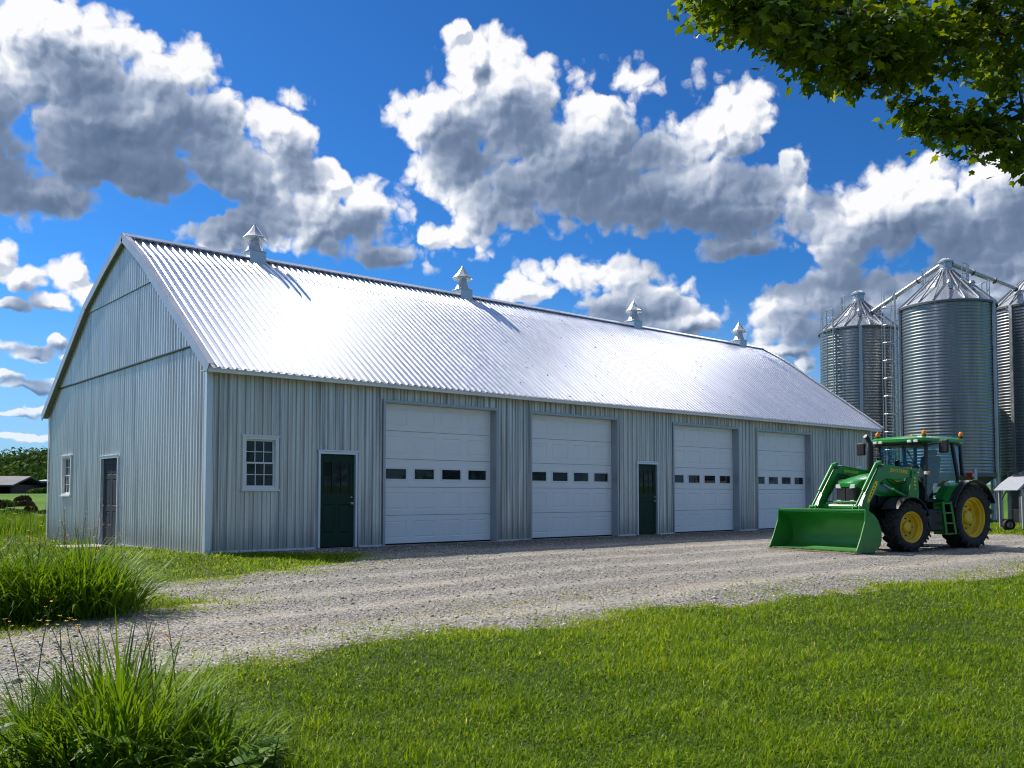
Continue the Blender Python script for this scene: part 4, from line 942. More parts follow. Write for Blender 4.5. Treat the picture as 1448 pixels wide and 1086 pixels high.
for sg in (1, -1):
    ag_wheel((0.10, sg * 0.72, 0.735), 0.745, 0.44, 0.455, sg, 0.0, 20, 0.075)
    ag_wheel((2.33, sg * 0.70, 0.552), 0.562, 0.38, 0.335, sg, R_(-7), 16, 0.062)
    # rear fender: green inner arch with a black flare
    def arch(mb, cu, cz, R0, th0, th1, v0, v1, th=0.02, n=22, wave=None):
        vs = []; fs = []
        for i in range(n + 1):
            t_ = th0 + (th1 - th0) * i / n; k = (wave(i / n) if wave else 1.0)
            for (v_, r0) in ((v0, R0 * k), (v1, R0 * k), (v1, R0 * k + th), (v0, R0 * k + th)): vs.append((cu + r0 * math.cos(t_), v_, cz + r0 * math.sin(t_)))
            if i:
                for j in range(4): fs.append((4 * i - 4 + j, 4 * i - 4 + (j + 1) % 4, 4 * i + (j + 1) % 4, 4 * i + j))
        fs += [(3, 2, 1, 0), (4 * n, 4 * n + 1, 4 * n + 2, 4 * n + 3)]; mb.add(vs, fs)
    f = MB(); arch(f, 0.10, 0.735, 0.83, R_(22), R_(150), sg * 0.42, sg * 0.80)
    f.prism([(0.1 + 0.85 * math.cos(R_(a_)), sg * 0.56, 0.735 + 0.85 * math.sin(R_(a_))) for a_ in range(22, 125, 8)] + [(-0.1, sg * 0.56, 1.05), (0.6, sg * 0.56, 0.95)], (0, sg * 0.03, 0))
    fen = P(f, 'rear_fender', 'green', smooth=40)
    f = MB(); arch(f, 0.10, 0.735, 0.835, R_(16), R_(158), sg * 0.801, sg * 0.97, 0.022); P(f, 'fender_flare', 'black', fen, smooth=40)
    f = MB(); arch(f, 2.33, 0.552, 0.635, R_(38), R_(158), sg * 0.47, sg * 0.88, 0.018); f.prism([(1.74, sg * 0.47, 0.80), (1.60, sg * 0.47, 0.78), (1.52, sg * 0.47, 0.55), (1.66, sg * 0.47, 0.55)], (0, sg * 0.36, 0)); P(f, 'front_fender', 'black', smooth=40)
# steps on the left, tanks
for sg in (1, -1):
    q = MB(); q.prism([(1.12, sg * 0.50, 0.44), (1.56, sg * 0.50, 0.44), (1.62, sg * 0.50, 0.62), (1.60, sg * 0.50, 0.93), (1.12, sg * 0.50, 0.93)], (0, sg * 0.30, 0)); P(q, 'fuel_tank', 'black', bevel=0.04, seg=3)
s_ = MB()
for (u0, u1, z_) in ((0.86, 1.20, 0.385), (0.90, 1.22, 0.62), (0.94, 1.24, 0.85), (0.98, 1.26, 1.06)): s_.box(u0, u1, 0.70, 0.93, z_ - 0.015, z_ + 0.015)
s_.bar((0.86, 0.94, 0.37), (0.98, 0.90, 1.10), 0.03, 0.05); s_.bar((1.21, 0.94, 0.37), (1.27, 0.90, 1.10), 0.03, 0.05); s_.bar((0.86, 0.69, 0.37), (0.98, 0.69, 1.10), 0.03, 0.05)
s_.box(0.86, 1.25, 0.66, 0.685, 0.37, 1.08)
P(s_, 'step', 'green')
# rear linkage
l = MB()
for sg in (-1, 1):
    l.bar((-0.40, sg * 0.28, 0.62), (-1.12, sg * 0.40, 0.48), 0.05, 0.09); l.bar((-0.85, sg * 0.37, 0.55), (-0.55, sg * 0.34, 1.15), 0.04, 0.04); l.bar((-0.42, sg * 0.30, 1.10), (-0.62, sg * 0.34, 1.18), 0.06, 0.1)
l.tube([(-0.45, 0, 1.0), (-1.05, 0, 0.92)], 0.04, 8); l.box(-0.62, -0.42, -0.22, 0.22, 0.40, 0.85); l.tube([(-1.12, -0.45, 0.48), (-1.12, 0.45, 0.48)], 0.03, 8)
for i in range(5): l.tube([(-0.46, -0.2 + i * 0.09, 1.1), (-0.7, -0.22 + i * 0.11, 1.2 - 0.04 * i), (-0.82, -0.1 + i * 0.05, 0.9 - 0.05 * i)], 0.014, 6)
P(l, 'rear_linkage', 'engine')
# loader
ARM = [(1.84, 1.64), (1.84, 1.80), (2.35, 1.86), (2.88, 1.915), (3.03, 1.90), (3.11, 1.80), (3.62, 1.14), (3.70, 1.00), (3.60, 0.80), (3.50, 0.55), (3.47, 0.36), (3.38, 0.36), (3.36, 0.62), (3.46, 0.92), (3.42, 1.08), (3.0, 1.56), (2.86, 1.60), (2.6, 1.58), (2.2, 1.62)]
for sg in (1, -1):
    a = MB(); a.prism([(u, sg * 0.50, z_) for u, z_ in ARM], (0, sg * 0.12, 0)); arm = P(a, 'loader_arm', 'green', bevel=0.012)
    a = MB(); a.tube([(3.10, sg * 0.56, 1.92), (3.56, sg * 0.56, 1.33)], 0.045, 10); a.bar((2.98, sg * 0.56, 1.95), (3.14, sg * 0.56, 1.90), 0.09, 0.07); P(a, 'tilt_cylinder', 'green', arm, smooth=40)
    a = MB(); a.tube([(3.56, sg * 0.56, 1.33), (3.80, sg * 0.56, 1.02)], 0.026, 10); a.bar((3.83, sg * 0.56, 1.01), (3.70, sg * 0.56, 0.86), 0.09, 0.05, up=(1, 0, 0)); P(a, 'cylinder_rod', 'green', arm, smooth=40)
    a = MB(); a.tube([(2.02, sg * 0.56, 1.18), (2.58, sg * 0.56, 1.36)], 0.048, 10); lc = P(a, 'lift_cylinder', 'green', arm, smooth=40)
    a = MB(); a.tube([(2.58, sg * 0.56, 1.36), (2.98, sg * 0.56, 1.50)], 0.028, 10); P(a, 'cylinder_rod', 'steel', arm, smooth=40)
    a = MB(); a.prism([(1.78, sg * 0.47, 0.70), (2.12, sg * 0.47, 0.70), (2.16, sg * 0.47, 1.20), (2.0, sg * 0.47, 1.62), (1.98, sg * 0.47, 1.84), (1.80, sg * 0.47, 1.84), (1.74, sg * 0.47, 1.3)], (0, sg * 0.028, 0))
    a.prism([(1.78, sg * 0.625, 1.0), (2.12, sg * 0.625, 1.0), (2.14, sg * 0.625, 1.20), (2.0, sg * 0.625, 1.62), (1.98, sg * 0.625, 1.84), (1.80, sg * 0.625, 1.84), (1.75, sg * 0.625, 1.3)], (0, sg * 0.028, 0))
    a.box(1.82, 2.08, min(sg * 0.18, sg * 0.47), max(sg * 0.18, sg * 0.47), 0.70, 0.92); a.box(1.76, 2.10, min(sg * 0.499, sg * 0.624), max(sg * 0.499, sg * 0.624), 0.95, 1.12)
    P(a, 'loader_mast', 'green', bevel=0.006)
    pn = MB()
    for (u, z_) in ((1.90, 1.74), (3.03, 1.86), (2.04, 1.18), (3.43, 0.46), (3.0, 1.50)): pn.tube([(u, sg * 0.46, z_), (u, sg * 0.665, z_)], 0.03, 10)
    pieces(pn, 'pivot_pin', M['dark_steel'], arm)
    h = MB(); h.tube([(2.0, sg * 0.48, 1.55), (2.3, sg * 0.47, 1.52), (2.7, sg * 0.475, 1.68), (3.0, sg * 0.48, 1.72), (3.3, sg * 0.48, 1.35), (3.55, sg * 0.48, 1.0)], 0.014, 6); h.tube([(2.0, sg * 0.45, 1.50), (2.35, sg * 0.44, 1.46), (2.7, sg * 0.455, 1.62), (3.0, sg * 0.46, 1.66)], 0.014, 6); P(h, 'hose', 'black', arm)
x_ = MB(); x_.tube([(3.50, -0.50, 0.99), (3.50, 0.50, 0.99)], 0.065, 14); x_.tube([(3.44, -0.50, 1.10), (3.44, 0.50, 1.10)], 0.022, 8); pieces(x_, 'cross_tube', M['green'], TR, smooth=40)
# bucket
VB0, VB1 = -1.32, 0.93
BK = [(4.30, 0.085), (3.84, 0.075), (3.68, 0.12), (3.585, 0.21), (3.54, 0.36), (3.56, 0.53), (3.64, 0.69), (3.77, 0.81), (3.93, 0.89), (4.00, 0.905)]
bk = MB()
inn = []
for i, (u, z_) in enumerate(BK):
    a = BK[max(0, i - 1)]; b_ = BK[min(len(BK) - 1, i + 1)]; d = Vector((b_[0] - a[0], b_[1] - a[1])).normalized(); inn.append((u + d.y * 0.022, z_ - d.x * 0.022))
poly = BK + inn[::-1]
bk.prism([(u, VB0, z_) for u, z_ in poly], (0, VB1 - VB0, 0))
bucket = P(bk, 'bucket', 'green', smooth=30)
SP = [(4.32, 0.075), (3.84, 0.060), (3.67, 0.105), (3.565, 0.20), (3.515, 0.36), (3.535, 0.54), (3.62, 0.71), (3.755, 0.835), (3.92, 0.915), (4.03, 0.925), (4.05, 0.70), (4.20, 0.36), (4.335, 0.11)]
for v_ in (VB0 - 0.028, VB1): 
    q = MB(); q.prism([(u, v_, z_) for u, z_ in SP], (0, 0.028, 0)); P(q, 'bucket_side', 'green', bucket, bevel=0.004)
q = MB(); q.box(4.20, 4.40, VB0 - 0.03, VB1 + 0.03, 0.052, 0.074); P(q, 'cutting_edge', 'worn_steel', bucket)
q = MB()
for i in range(9): q.lathe([(0.026, 0), (0.026, 0.012), (0.001, 0.016)], 6, (4.31, VB0 + 0.12 + i * (VB1 - VB0 - 0.24) / 8, 0.0865))
pieces(q, 'bucket_bolt', M['dark_steel'], bucket)
q = MB(); q.bar((3.99, VB0, 0.93), (3.99, VB1, 0.93), 0.05, 0.045); P(q, 'bucket_lip', 'green', bucket, bevel=0.008)
q = MB()
for v_ in (-0.56, 0.56):
    for dv in (-0.075, 0.075): q.prism([(3.40, v_ + dv - 0.012, 0.25), (3.52, v_ + dv - 0.012, 0.22), (3.51, v_ + dv - 0.012, 0.45), (3.60, v_ + dv - 0.012, 0.72), (3.86, v_ + dv - 0.012, 0.89), (3.80, v_ + dv - 0.012, 1.04), (3.56, v_ + dv - 0.012, 0.84)], (0, 0.024, 0))
pieces(q, 'bucket_bracket', M['green'], bucket)
# decals
def lettering(txt, size, T, mat, parent, name='lettering', stretch=1.0):
    cu = bpy.data.curves.new('t', 'FONT'); cu.body = txt; cu.size = size; cu.extrude = 0.0015; cu.resolution_u = 3; cu.align_x = 'CENTER'; cu.align_y = 'CENTER'; cu.offset = size * 0.02
    ob = bpy.data.objects.new('t', cu); COL.objects.link(ob); bpy.context.view_layer.update()
    me = bpy.data.meshes.new_from_object(ob.evaluated_get(bpy.context.evaluated_depsgraph_get())); bpy.data.objects.remove(ob); bpy.data.curves.remove(cu)
    me.transform(T @ Matrix.Diagonal((stretch, 1, 1, 1))); me.name = name; o = bpy.data.objects.new(name, me); COL.objects.link(o); me.materials.clear(); me.materials.append(M[mat]); o.parent = parent; o['base'] = [0, 0, 0]
    return o
def side_T(u, y, z, tilt=0.0): return Matrix.Translation((u, y, z)) @ Matrix.Rotation(math.pi, 4, 'Z') @ Matrix.Rotation(R_(90), 4, 'X') @ Matrix.Rotation(tilt, 4, 'Z')
arms = [o for o in TR.children if o.name.startswith('loader_arm')]
lettering('JOHN DEERE', 0.105, side_T(2.42, 0.6235, 1.765, R_(-4)), 'decal', arms[0], stretch=1.05)
lettering('JOHN DEERE', 0.085, side_T(2.55, -0.4975, 1.77, R_(-4)), 'decal', arms[1], stretch=1.05)
q = MB(); D_ = [(3.16, 1.53), (3.23, 1.55), (3.30, 1.47), (3.50, 1.17), (3.52, 1.08), (3.45, 1.10), (3.38, 1.19), (3.18, 1.45)]
q.prism([(u, 0.6205, z_) for u, z_ in D_], (0, 0.0025, 0)); dec = P(q, 'warning_decal', 'decal', arms[0])
q = MB()
for i in range(5): q.bar((3.235 + i * 0.045, 0.6237, 1.475 - i * 0.066), (3.262 + i * 0.045, 0.6237, 1.435 - i * 0.066), 0.001, 0.03, up=(0.83, 0, 0.55))
pieces(q, 'decal_mark', M['black'], dec)
q = MB()
for i, (z_, w_) in enumerate(((1.60, 0.07), (1.52, 0.06), (1.44, 0.07), (1.36, 0.05))): q.box(1.86, 1.86 + w_, 0.6535, 0.6555, z_, z_ + 0.045)
pieces(q, 'mast_decal', M['decal'], TR)
q = MB(); q.box(1.75, 2.25, 0.362, 0.364, 1.53, 1.565); P(q, 'hood_stripe', 'decal', hood)

# ------------------------------------------------------------------ grain bins on hopper legs
def grain_bin(x, y, R, zb, zt, za, label, ladder_a, posts, rails):
    g = thing('grain_bin', label, 'grain bin', (x, y, 0), 0, 'corrugated grain bins beyond the barn')
    prof = []; p = 0.152; k = int((zt - zb) / p); st = 6
    for i in range(k * st + 1):
        z = zb + (zt - zb) * i / (k * st); prof.append((R + 0.011 * math.sin(2 * math.pi * i / st), z))
    w = MB(); w.lathe(prof, 80); w.build('bin_wall', M['bin'], g, smooth=60, recalc=False)
    # conical roof with standing ribs
    ro = MB(); n = 20; hz = za - zt
    prof = [(R + 0.07, zt - 0.03), (R + 0.07, zt + 0.03), (R * 0.5, zt + hz * 0.5), (0.35, za - 0.06)]
    ro.lathe(prof, n * 2)
    for i in range(n):
        t_ = 2 * math.pi * (i + 0.5) / n; a = Vector((math.cos(t_), math.sin(t_), 0))
        ro.bar(a * (R + 0.06) + Vector((0, 0, zt + 0.065)), a * 0.36 + Vector((0, 0, za - 0.02)), 0.05, 0.07)
    rf_ = ro.build('bin_roof', M['bin_roof'], g)
    c = MB(); c.lathe([(0.40, za - 0.12), (0.40, za + 0.05), (0.30, za + 0.12), (0.30, za + 0.40), (0.36, za + 0.41), (0.36, za + 0.50), (0.20, za + 0.62), (0.001, za + 0.66)], 18)
    c.build('filler_cap', M['steel'], rf_, smooth=40)
    ri = MB(); ri.lathe([(R + 0.075, zt - 0.10), (R + 0.085, zt - 0.10), (R + 0.085, zt + 0.0), (R + 0.075, zt + 0.0)], 60); ri.lathe([(R + 0.03, zb - 0.16), (R + 0.06, zb - 0.16), (R + 0.06, zb + 0.02), (R + 0.03, zb + 0.02)], 60)
    pieces(ri, 'eave_ring', M['dark_steel'], g)
    # vents and a roof hatch
    vt_ = MB()
    for t_ in (3.7, 4.6, 5.5):
        a = Vector((math.cos(t_), math.sin(t_), 0)) * R * 0.6; vt_.lathe([(0.12, 0), (0.12, 0.3), (0.17, 0.3), (0.12, 0.42), (0.001, 0.44)], 10, (a.x, a.y, zt + hz * 0.38))
    pieces(vt_, 'roof_vent', M['steel'], rf_)
    h = MB(); h.lathe([(R, zb), (R * 0.98, zb - 0.05), (0.35, 0.75), (0.30, 0.55), (0.001, 0.55)], 40); h.build('hopper', M['hopper'], g, smooth=30)
    for i in range(8):
        t_ = ladder_a + 0.35 + 2 * math.pi * i / 8; a = Vector((math.cos(t_), math.sin(t_), 0))
        l = MB(); l.bar(a * (R + 0.02) + Vector((0, 0, 0)), a * (R + 0.02) + Vector((0, 0, zb + 0.2)), 0.14, 0.12, up=a); l.build('leg', M['steel'], g)
        b_ = Vector((math.cos(t_ + math.pi / 4), math.sin(t_ + math.pi / 4), 0))
        l = MB(); l.bar(a * R + Vector((0, 0, 0.3)), b_ * R + Vector((0, 0, zb - 0.5)), 0.06, 0.06); l.build('brace', M['steel'], g)
    # stiffening posts up the wall
    for t_ in posts:
        a = Vector((math.cos(t_), math.sin(t_), 0)); s_ = MB(); s_.bar(a * (R + 0.07) + Vector((0, 0, 0)), a * (R + 0.07) + Vector((0, 0, zt)), 0.16, 0.10, up=a); s_.build('stiffener', M['steel'], g)
    # caged ladder
    a = Vector((math.cos(ladder_a), math.sin(ladder_a), 0)); s = Vector((-a.y, a.x, 0)); l = MB(); b0 = a * (R + 0.20)
    for d in (-0.22, 0.22): l.tube([b0 + s * d + Vector((0, 0, 0.4)), b0 + s * d + Vector((0, 0, zt + 1.0))], 0.028, 6)
    z = 0.6
    while z < zt + 0.9: l.tube([b0 - s * 0.22 + Vector((0, 0, z)), b0 + s * 0.22 + Vector((0, 0, z))], 0.016, 5, cap=False); z += 0.30
    z = 2.6; hoops = []
    while z < zt + 1.0:
        pts = [b0 + s * 0.36 * math.cos(q) + a * 0.62 * math.sin(q) + Vector((0, 0, z)) for q in np.linspace(0, math.pi, 9)]; l.tube(pts, 0.016, 5); z += 0.9
    for q in np.linspace(0.3, math.pi - 0.3, 5): l.tube([b0 + s * 0.36 * math.cos(q) + a * 0.62 * math.sin(q) + Vector((0, 0, 2.6)), b0 + s * 0.36 * math.cos(q) + a * 0.62 * math.sin(q) + Vector((0, 0, zt + 0.9))], 0.013, 5)
    z = 1.0
    while z < zt: l.bar(b0 + Vector((0, 0, z)), a * R + Vector((0, 0, z)), 0.05, 0.03); z += 1.8
    l.build('ladder', M['steel'], g)
    # guard rails on the roof
    for (t0, t1, r0, z0) in rails:
        hr = MB(); pts = [Vector((math.cos(t_) * r0, math.sin(t_) * r0, 0)) for t_ in np.linspace(t0, t1, 4)]
        zr = zt + (za - zt) * (1 - r0 / R)
        for p_ in pts: hr.tube([p_ + Vector((0, 0, zr - 0.05)), p_ + Vector((0, 0, zr + 1.05))], 0.022, 6)
        for hh in (0.55, 1.05): hr.tube([p_ + Vector((0, 0, zr + hh)) for p_ in pts], 0.020, 6)
        hr.build('guard_rail', M['steel'], rf_)
    return g
VA = math.atan2(-20.3, -45.6)     # bearing from the bins back to the yard
grain_bin(45.6, 20.3, 2.18, 2.26, 10.5, 12.35, 'tall corrugated grain bin right behind the tractor with a bright streak', VA - 1.42, (VA + 1.12, VA - 1.25), ((VA - 1.9, VA - 1.0, 1.1, 0), (VA + 0.8, VA + 1.9, 1.0, 0), (VA + 1.6, VA + 2.4, 1.9, 0)))
grain_bin(46.95, 25.7, 2.04, 2.2, 10.2, 11.85, 'smaller grain bin with ladder rising over the far end of the barn roof', VA - 0.62, (VA + 0.12,), ((VA - 1.9, VA - 0.8, 0.9, 0), (VA - 1.5, VA - 0.7, 1.9, 0)))
grain_bin(50.58, 18.15, 2.04, 2.2, 10.75, 12.4, 'dark grain bin at the photo edge, half hidden behind the tallest one', VA + 1.3, (VA - 0.55,), ())
def spout(label, p, q, r):
    t_ = MB(); t_.tube([p, q], r, 12); p = Vector(p); q = Vector(q); d = q - p
    o = t_.build('grain_spout', M['steel'], smooth=40); tag(o, label, 'spout', 'grain spouts between the bins')
    f = MB()
    for i in (0.0, 0.33, 0.66, 0.99):
        c = p + d * i; f.lathe([(r, -0.04), (r + 0.05, -0.04), (r + 0.05, 0.04), (r, 0.04)], 12, c, d)
    pieces(f, 'flange', M['dark_steel'], o)
spout('long grain spout sloping down from the tallest bin to the left bin', (45.5, 20.4, 12.72), (45.9, 24.4, 10.95), 0.11)
spout('short grain spout sloping down from the tallest bin to the dark bin', (45.8, 20.15, 12.72), (49.6, 18.55, 11.75), 0.11)

# ------------------------------------------------------------------ pale canopied machine parked beyond the tractor
UV = thing('utility_vehicle', 'pale utility vehicle with sloping canopy and dark cabin behind the tractor', 'vehicle', (32.9, 12.05, 0), R_(-40))
# local x to the right as seen from the lane, y away from it
M['pale_panel'] = flat('pale_grey_panel', (0.30, 0.31, 0.335), 0.35, var=0.06); M['grey_panel'] = flat('slate_panel', (0.17, 0.18, 0.21), 0.45, var=0.1)
q = MB(); q.prism([(-0.42, 0, 1.40), (-0.15, 0, 1.66), (0.12, 0, 1.86), (0.9, 0, 2.12), (2.0, 0, 2.16), (2.1, 0, 2.05), (2.1, 0, 1.66), (-0.05, 0, 1.64), (-0.30, 0, 1.40)], (0, 1.5, 0)); can = q.build('canopy', M['pale_panel'], UV, bevel=0.02)
q = MB(); q.prism([(-0.06, -0.012, 1.42), (-0.05, -0.012, 1.60), (0.2, -0.012, 1.66), (2.1, -0.012, 1.66), (2.1, -0.012, 1.42)], (0, 1.524, 0)); q.build('canopy_side', M['grey_panel'], can)
q = MB(); q.prism([(0.15, 0.15, 1.90), (0.85, 0.15, 2.125), (0.85, 1.35, 2.125), (0.15, 1.35, 1.90)], (-0.02, 0, 0.03)); q.build('windscreen', M['glass'], can)
for (x_, y_) in ((-0.22, 0.05), (-0.22, 1.45), (1.95, 0.05), (1.95, 1.45)):
    q = MB(); q.bar((x_ + 0.02, y_, 0.12), (x_ - 0.0, y_, 1.45), 0.06, 0.07); q.build('canopy_post', M['pale_panel'], UV)
q = MB(); q.box(0.10, 2.0, 0.12, 1.40, 0.30, 0.75); q.box(0.10, 0.22, 0.12, 1.40, 0.75, 1.42); q.box(0.95, 1.05, 0.12, 1.4, 0.75, 1.42); q.box(1.9, 2.0, 0.12, 1.4, 0.75, 1.42); q.box(0.22, 0.95, 1.3, 1.38, 0.75, 1.0); body = q.build('cabin', M['black'], UV, bevel=0.02)
q = MB(); q.box(0.24, 0.94, 0.14, 0.16, 0.78, 1.40); q.build('side_window', M['cab_glass'], body)
q = MB(); q.box(0.15, 2.1, 0.02, 0.16, 0.10, 0.26); q.build('sill_bar', M['grey_panel'], UV, bevel=0.03)
q = MB(); q.box(-0.24, -0.05, 0.10, 0.22, 0.30, 1.36); q.build('lamp_panel', M['dark_steel'], UV)
for z_ in (1.28, 1.0, 0.62):
    q = MB(); q.lathe([(0.05, 0), (0.045, 0.03), (0.001, 0.04)], 12, (-0.13, 0.10, z_), (0, -1, 0)); q.build('lamp', M['lens'], UV, smooth=50)
for (x_, y_) in ((0.02, 0.12), (0.02, 1.35), (1.7, 0.12), (1.7, 1.35)):
    q = MB(); q.lathe([(0.11, -0.08), (0.19, -0.08), (0.21, -0.05), (0.21, 0.05), (0.19, 0.08), (0.11, 0.08)], 24, (x_, y_, 0.21), (0, 1, 0)); w_ = q.build('wheel', M['tyre'], UV, smooth=40)
    q = MB(); q.lathe([(0.112, -0.07), (0.09, -0.06), (0.03, -0.085), (0.001, -0.085)], 24, (x_, y_, 0.21), (0, 1, 0)); q.build('rim', M['steel'], w_, smooth=40)


# ------------------------------------------------------------------ vegetation
def leaf_mat(name, stops, rough=0.5, trans=0.4, tcol=(1.3, 1.15, 0.5), spec=0.35):
    m = bpy.data.materials.new(name); m.use_nodes = True; t = NT(m.node_tree); t.n.clear()
    at = t.node('ShaderNodeAttribute', attribute_name='rnd').outputs['Fac']
    n = t.noise(geopos(t), 1.1, 3).outputs['Fac']
    c = t.cramp(t.m('ADD', t.m('MULTIPLY', at, 0.65), t.m('MULTIPLY', n, 0.35)), stops)
    p = t.node('ShaderNodeBsdfPrincipled', {'Base Color': c, 'Roughness': rough, 'Specular IOR Level': spec})
    tl = t.node('ShaderNodeBsdfTranslucent', {0: t.mix(1.0, c, (*tcol, 1), 'MULTIPLY')})
    mx = t.node('ShaderNodeMixShader', {0: trans, 1: p.outputs[0], 2: tl.outputs[0]})
    t.l.new(mx.outputs[0], t.node('ShaderNodeOutputMaterial').inputs[0]); return m
M['grass'] = leaf_mat('lawn_grass', [(0.0, (0.020, 0.066, 0.003)), (0.3, (0.090, 0.192, 0.005)), (0.6, (0.195, 0.305, 0.009)), (0.85, (0.29, 0.37, 0.018)), (1.0, (0.52, 0.47, 0.22))], 0.5, 0.5, spec=0.12)
M['reed'] = leaf_mat('long_grass', [(0.0, (0.03, 0.085, 0.006)), (0.35, (0.08, 0.18, 0.009)), (0.65, (0.155, 0.27, 0.014)), (0.9, (0.25, 0.35, 0.025)), (1.0, (0.34, 0.30, 0.10))], 0.5, 0.4, spec=0.15)
M['dry'] = leaf_mat('dry_stalk', [(0.0, (0.16, 0.13, 0.05)), (0.5, (0.22, 0.19, 0.07)), (1.0, (0.33, 0.27, 0.12))], 0.7, 0.2)
M['petal'] = leaf_mat('yellow_petal', [(0.0, (0.75, 0.46, 0.01)), (1.0, (0.85, 0.66, 0.03))], 0.6, 0.3)
M['maple'] = leaf_mat('maple_leaf', [(0.0, (0.018, 0.05, 0.004)), (0.35, (0.06, 0.135, 0.006)), (0.7, (0.14, 0.24, 0.010)), (1.0, (0.28, 0.35, 0.02))], 0.45, 0.5, (1.9, 1.35, 0.3), 0.3)
M['wood_far'] = leaf_mat('far_foliage', [(0.0, (0.022, 0.052, 0.012)), (0.4, (0.045, 0.095, 0.017)), (0.75, (0.075, 0.14, 0.022)), (1.0, (0.12, 0.19, 0.03))], 0.8, 0.2, spec=0.1)
def blades(n, base, h, w, az, lean, curl, rnd, lev=3, mat='grass', name='grass', twist=0.0):
    """n arching blades; arrays of length n, lev rings along each"""
    ts = np.linspace(0, 1, lev); d = np.stack([np.cos(az), np.sin(az), np.zeros(n)], -1)
    s = np.stack([-np.sin(az + twist), np.cos(az + twist), np.zeros(n)], -1)
    out = np.zeros((n, 2 * lev - 1, 3))
    for i, t in enumerate(ts):
        ang = lean + curl * t * t
        # integrate the arch: out along d, up along z
        k = 8; tt = (np.arange(k) + .5) / k * t
        a = lean[:, None] + curl[:, None] * tt[None] ** 1.6
        ox = np.sin(a).mean(1) * t * h; oz = np.cos(a).mean(1) * t * h
        c = base + d * ox[:, None]; c[:, 2] += oz
        if i < lev - 1:
            ww = (w * (1 - t ** 2.2) * (0.75 + 0.5 * min(1, 3 * t)))[:, None] * 0.5
            out[:, 2 * i] = c - s * ww; out[:, 2 * i + 1] = c + s * ww
        else: out[:, 2 * lev - 2] = c
    m = 2 * lev - 1; b = (np.arange(n) * m)[:, None]
    loops = []
    for i in range(lev - 2): loops.append(b + np.array([2 * i, 2 * i + 1, 2 * i + 3, 2 * i + 2]))
    loops.append(b + np.array([2 * lev - 4, 2 * lev - 3, 2 * lev - 2]))
    L = np.concatenate(loops, 1).ravel(); per = [4] * (lev - 2) + [3]
    tot = np.tile(per, n); st = np.concatenate([[0], np.cumsum(tot)[:-1]])
    return mesh_np(name, out.reshape(-1, 3), L, st, tot, M[mat], True, {'rnd': np.repeat(rnd, m)})
FH = np.array([fx, fy]); RT = np.array([fy, -fx])
def lawn():
    r = np.random.default_rng(21); n = 760000
    # thinner with distance from the lane, as a mown lawn needs fewer blades to read
    u = r.random(n); a = 2.6; d0, d1 = 2.6, 46.0
    d = d0 * (d1 / d0) ** u                                     # area density ~ 1/d^2
    th = r.uniform(-0.82, 0.82, n)
    x = d * (math.cos(AZ0) * np.cos(th) + math.sin(AZ0) * np.sin(th)); y = d * (math.sin(AZ0) * np.cos(th) - math.cos(AZ0) * np.sin(th))
    sd = yard_sd(x, y); edge = np.exp(-np.maximum(sd, 0) * 9) * (0.3 + 0.5 * noise2(x, y, 2.3, 31))
    k = (sd < 0.05) | (r.random(n) < edge * 0.55) | ((sd < 1.6) & (r.random(n) < 0.5 * (noise2(x, y, 2.6, 33) > 0.60) * np.exp(-np.maximum(sd, 0) * 1.5)))
    # weeds creeping into the yard in patches
    wd = (noise2(x, y, 0.55, 12) > 0.72) & (noise2(x, y, 2.6, 13) > 0.55) & (sd < 2.4) & (r.random(n) < 0.16); k |= wd & (sd > 0)
    k &= ~((x > X0 - 0.06) & (x < X1 + 0.1) & (y > Y0 - 0.03) & (y < Y1)) & ~((x > X0 - 1.2) & (x < X0) & (y > 24.35) & (y < 26.15))
    k &= noise2(x, y, 6.0, 15) + 0.5 * noise2(x, y, 1.6, 16) > 0.14 + 0.22 * r.random(n)
    x, y, d, sd = x[k], y[k], d[k], sd[k]; n = len(x)
    f = np.maximum(1, d / 5.0) ** 0.8
    tuft = noise2(x, y, 3.2, 17); big = noise2(x, y, 0.45, 18)
    h = (0.030 + 0.055 * tuft ** 1.6 + 0.022 * r.random(n)) * np.where(sd > 0, 0.6, 1.0) * (1 + 0.10 * (f - 1))
    h *= (0.8 + 0.5 * big) * 1.0 * np.clip(0.65 - 0.8 * sd, 0.6, 1.0)
    w = (0.0042 + 0.0042 * r.random(n) ** 2) * f
    az_ = r.uniform(0, 2 * math.pi, n); lean = r.uniform(0.05, 1.15, n); curl = r.uniform(0.2, 2.3, n)
    rnd = np.clip(0.36 + 0.95 * (r.random(n) - 0.5) + 0.35 * (big - 0.5) + 0.35 * (tuft - 0.5) + 0.45 * np.exp(-np.abs(sd) * 3), 0, 0.95)
    rnd = np.where((sd > 0) & (r.random(n) < 0.7), np.clip(rnd + 0.3, 0, 1.1), rnd); rnd[r.random(n) < 0.014] = 1.2
    cl = (r.random(n) < 0.30) & (noise2(x, y, 0.8, 19) > 0.35); h = np.where(cl, h * 0.62, h); w = np.where(cl, w * 2.3, w); lean = np.where(cl, r.uniform(0.5, 1.35, n), lean)
    z = np.where(sd > -0.2, np.maximum(yard_z(x, y), terrain(x, y)), terrain(x, y)) - 0.004
    o = blades(n, np.stack([x, y, z], -1), h, w, az_, lean, curl, rnd, 3, 'grass', 'grass'); tag(o, kind='stuff'); print('lawn', n)
lawn()
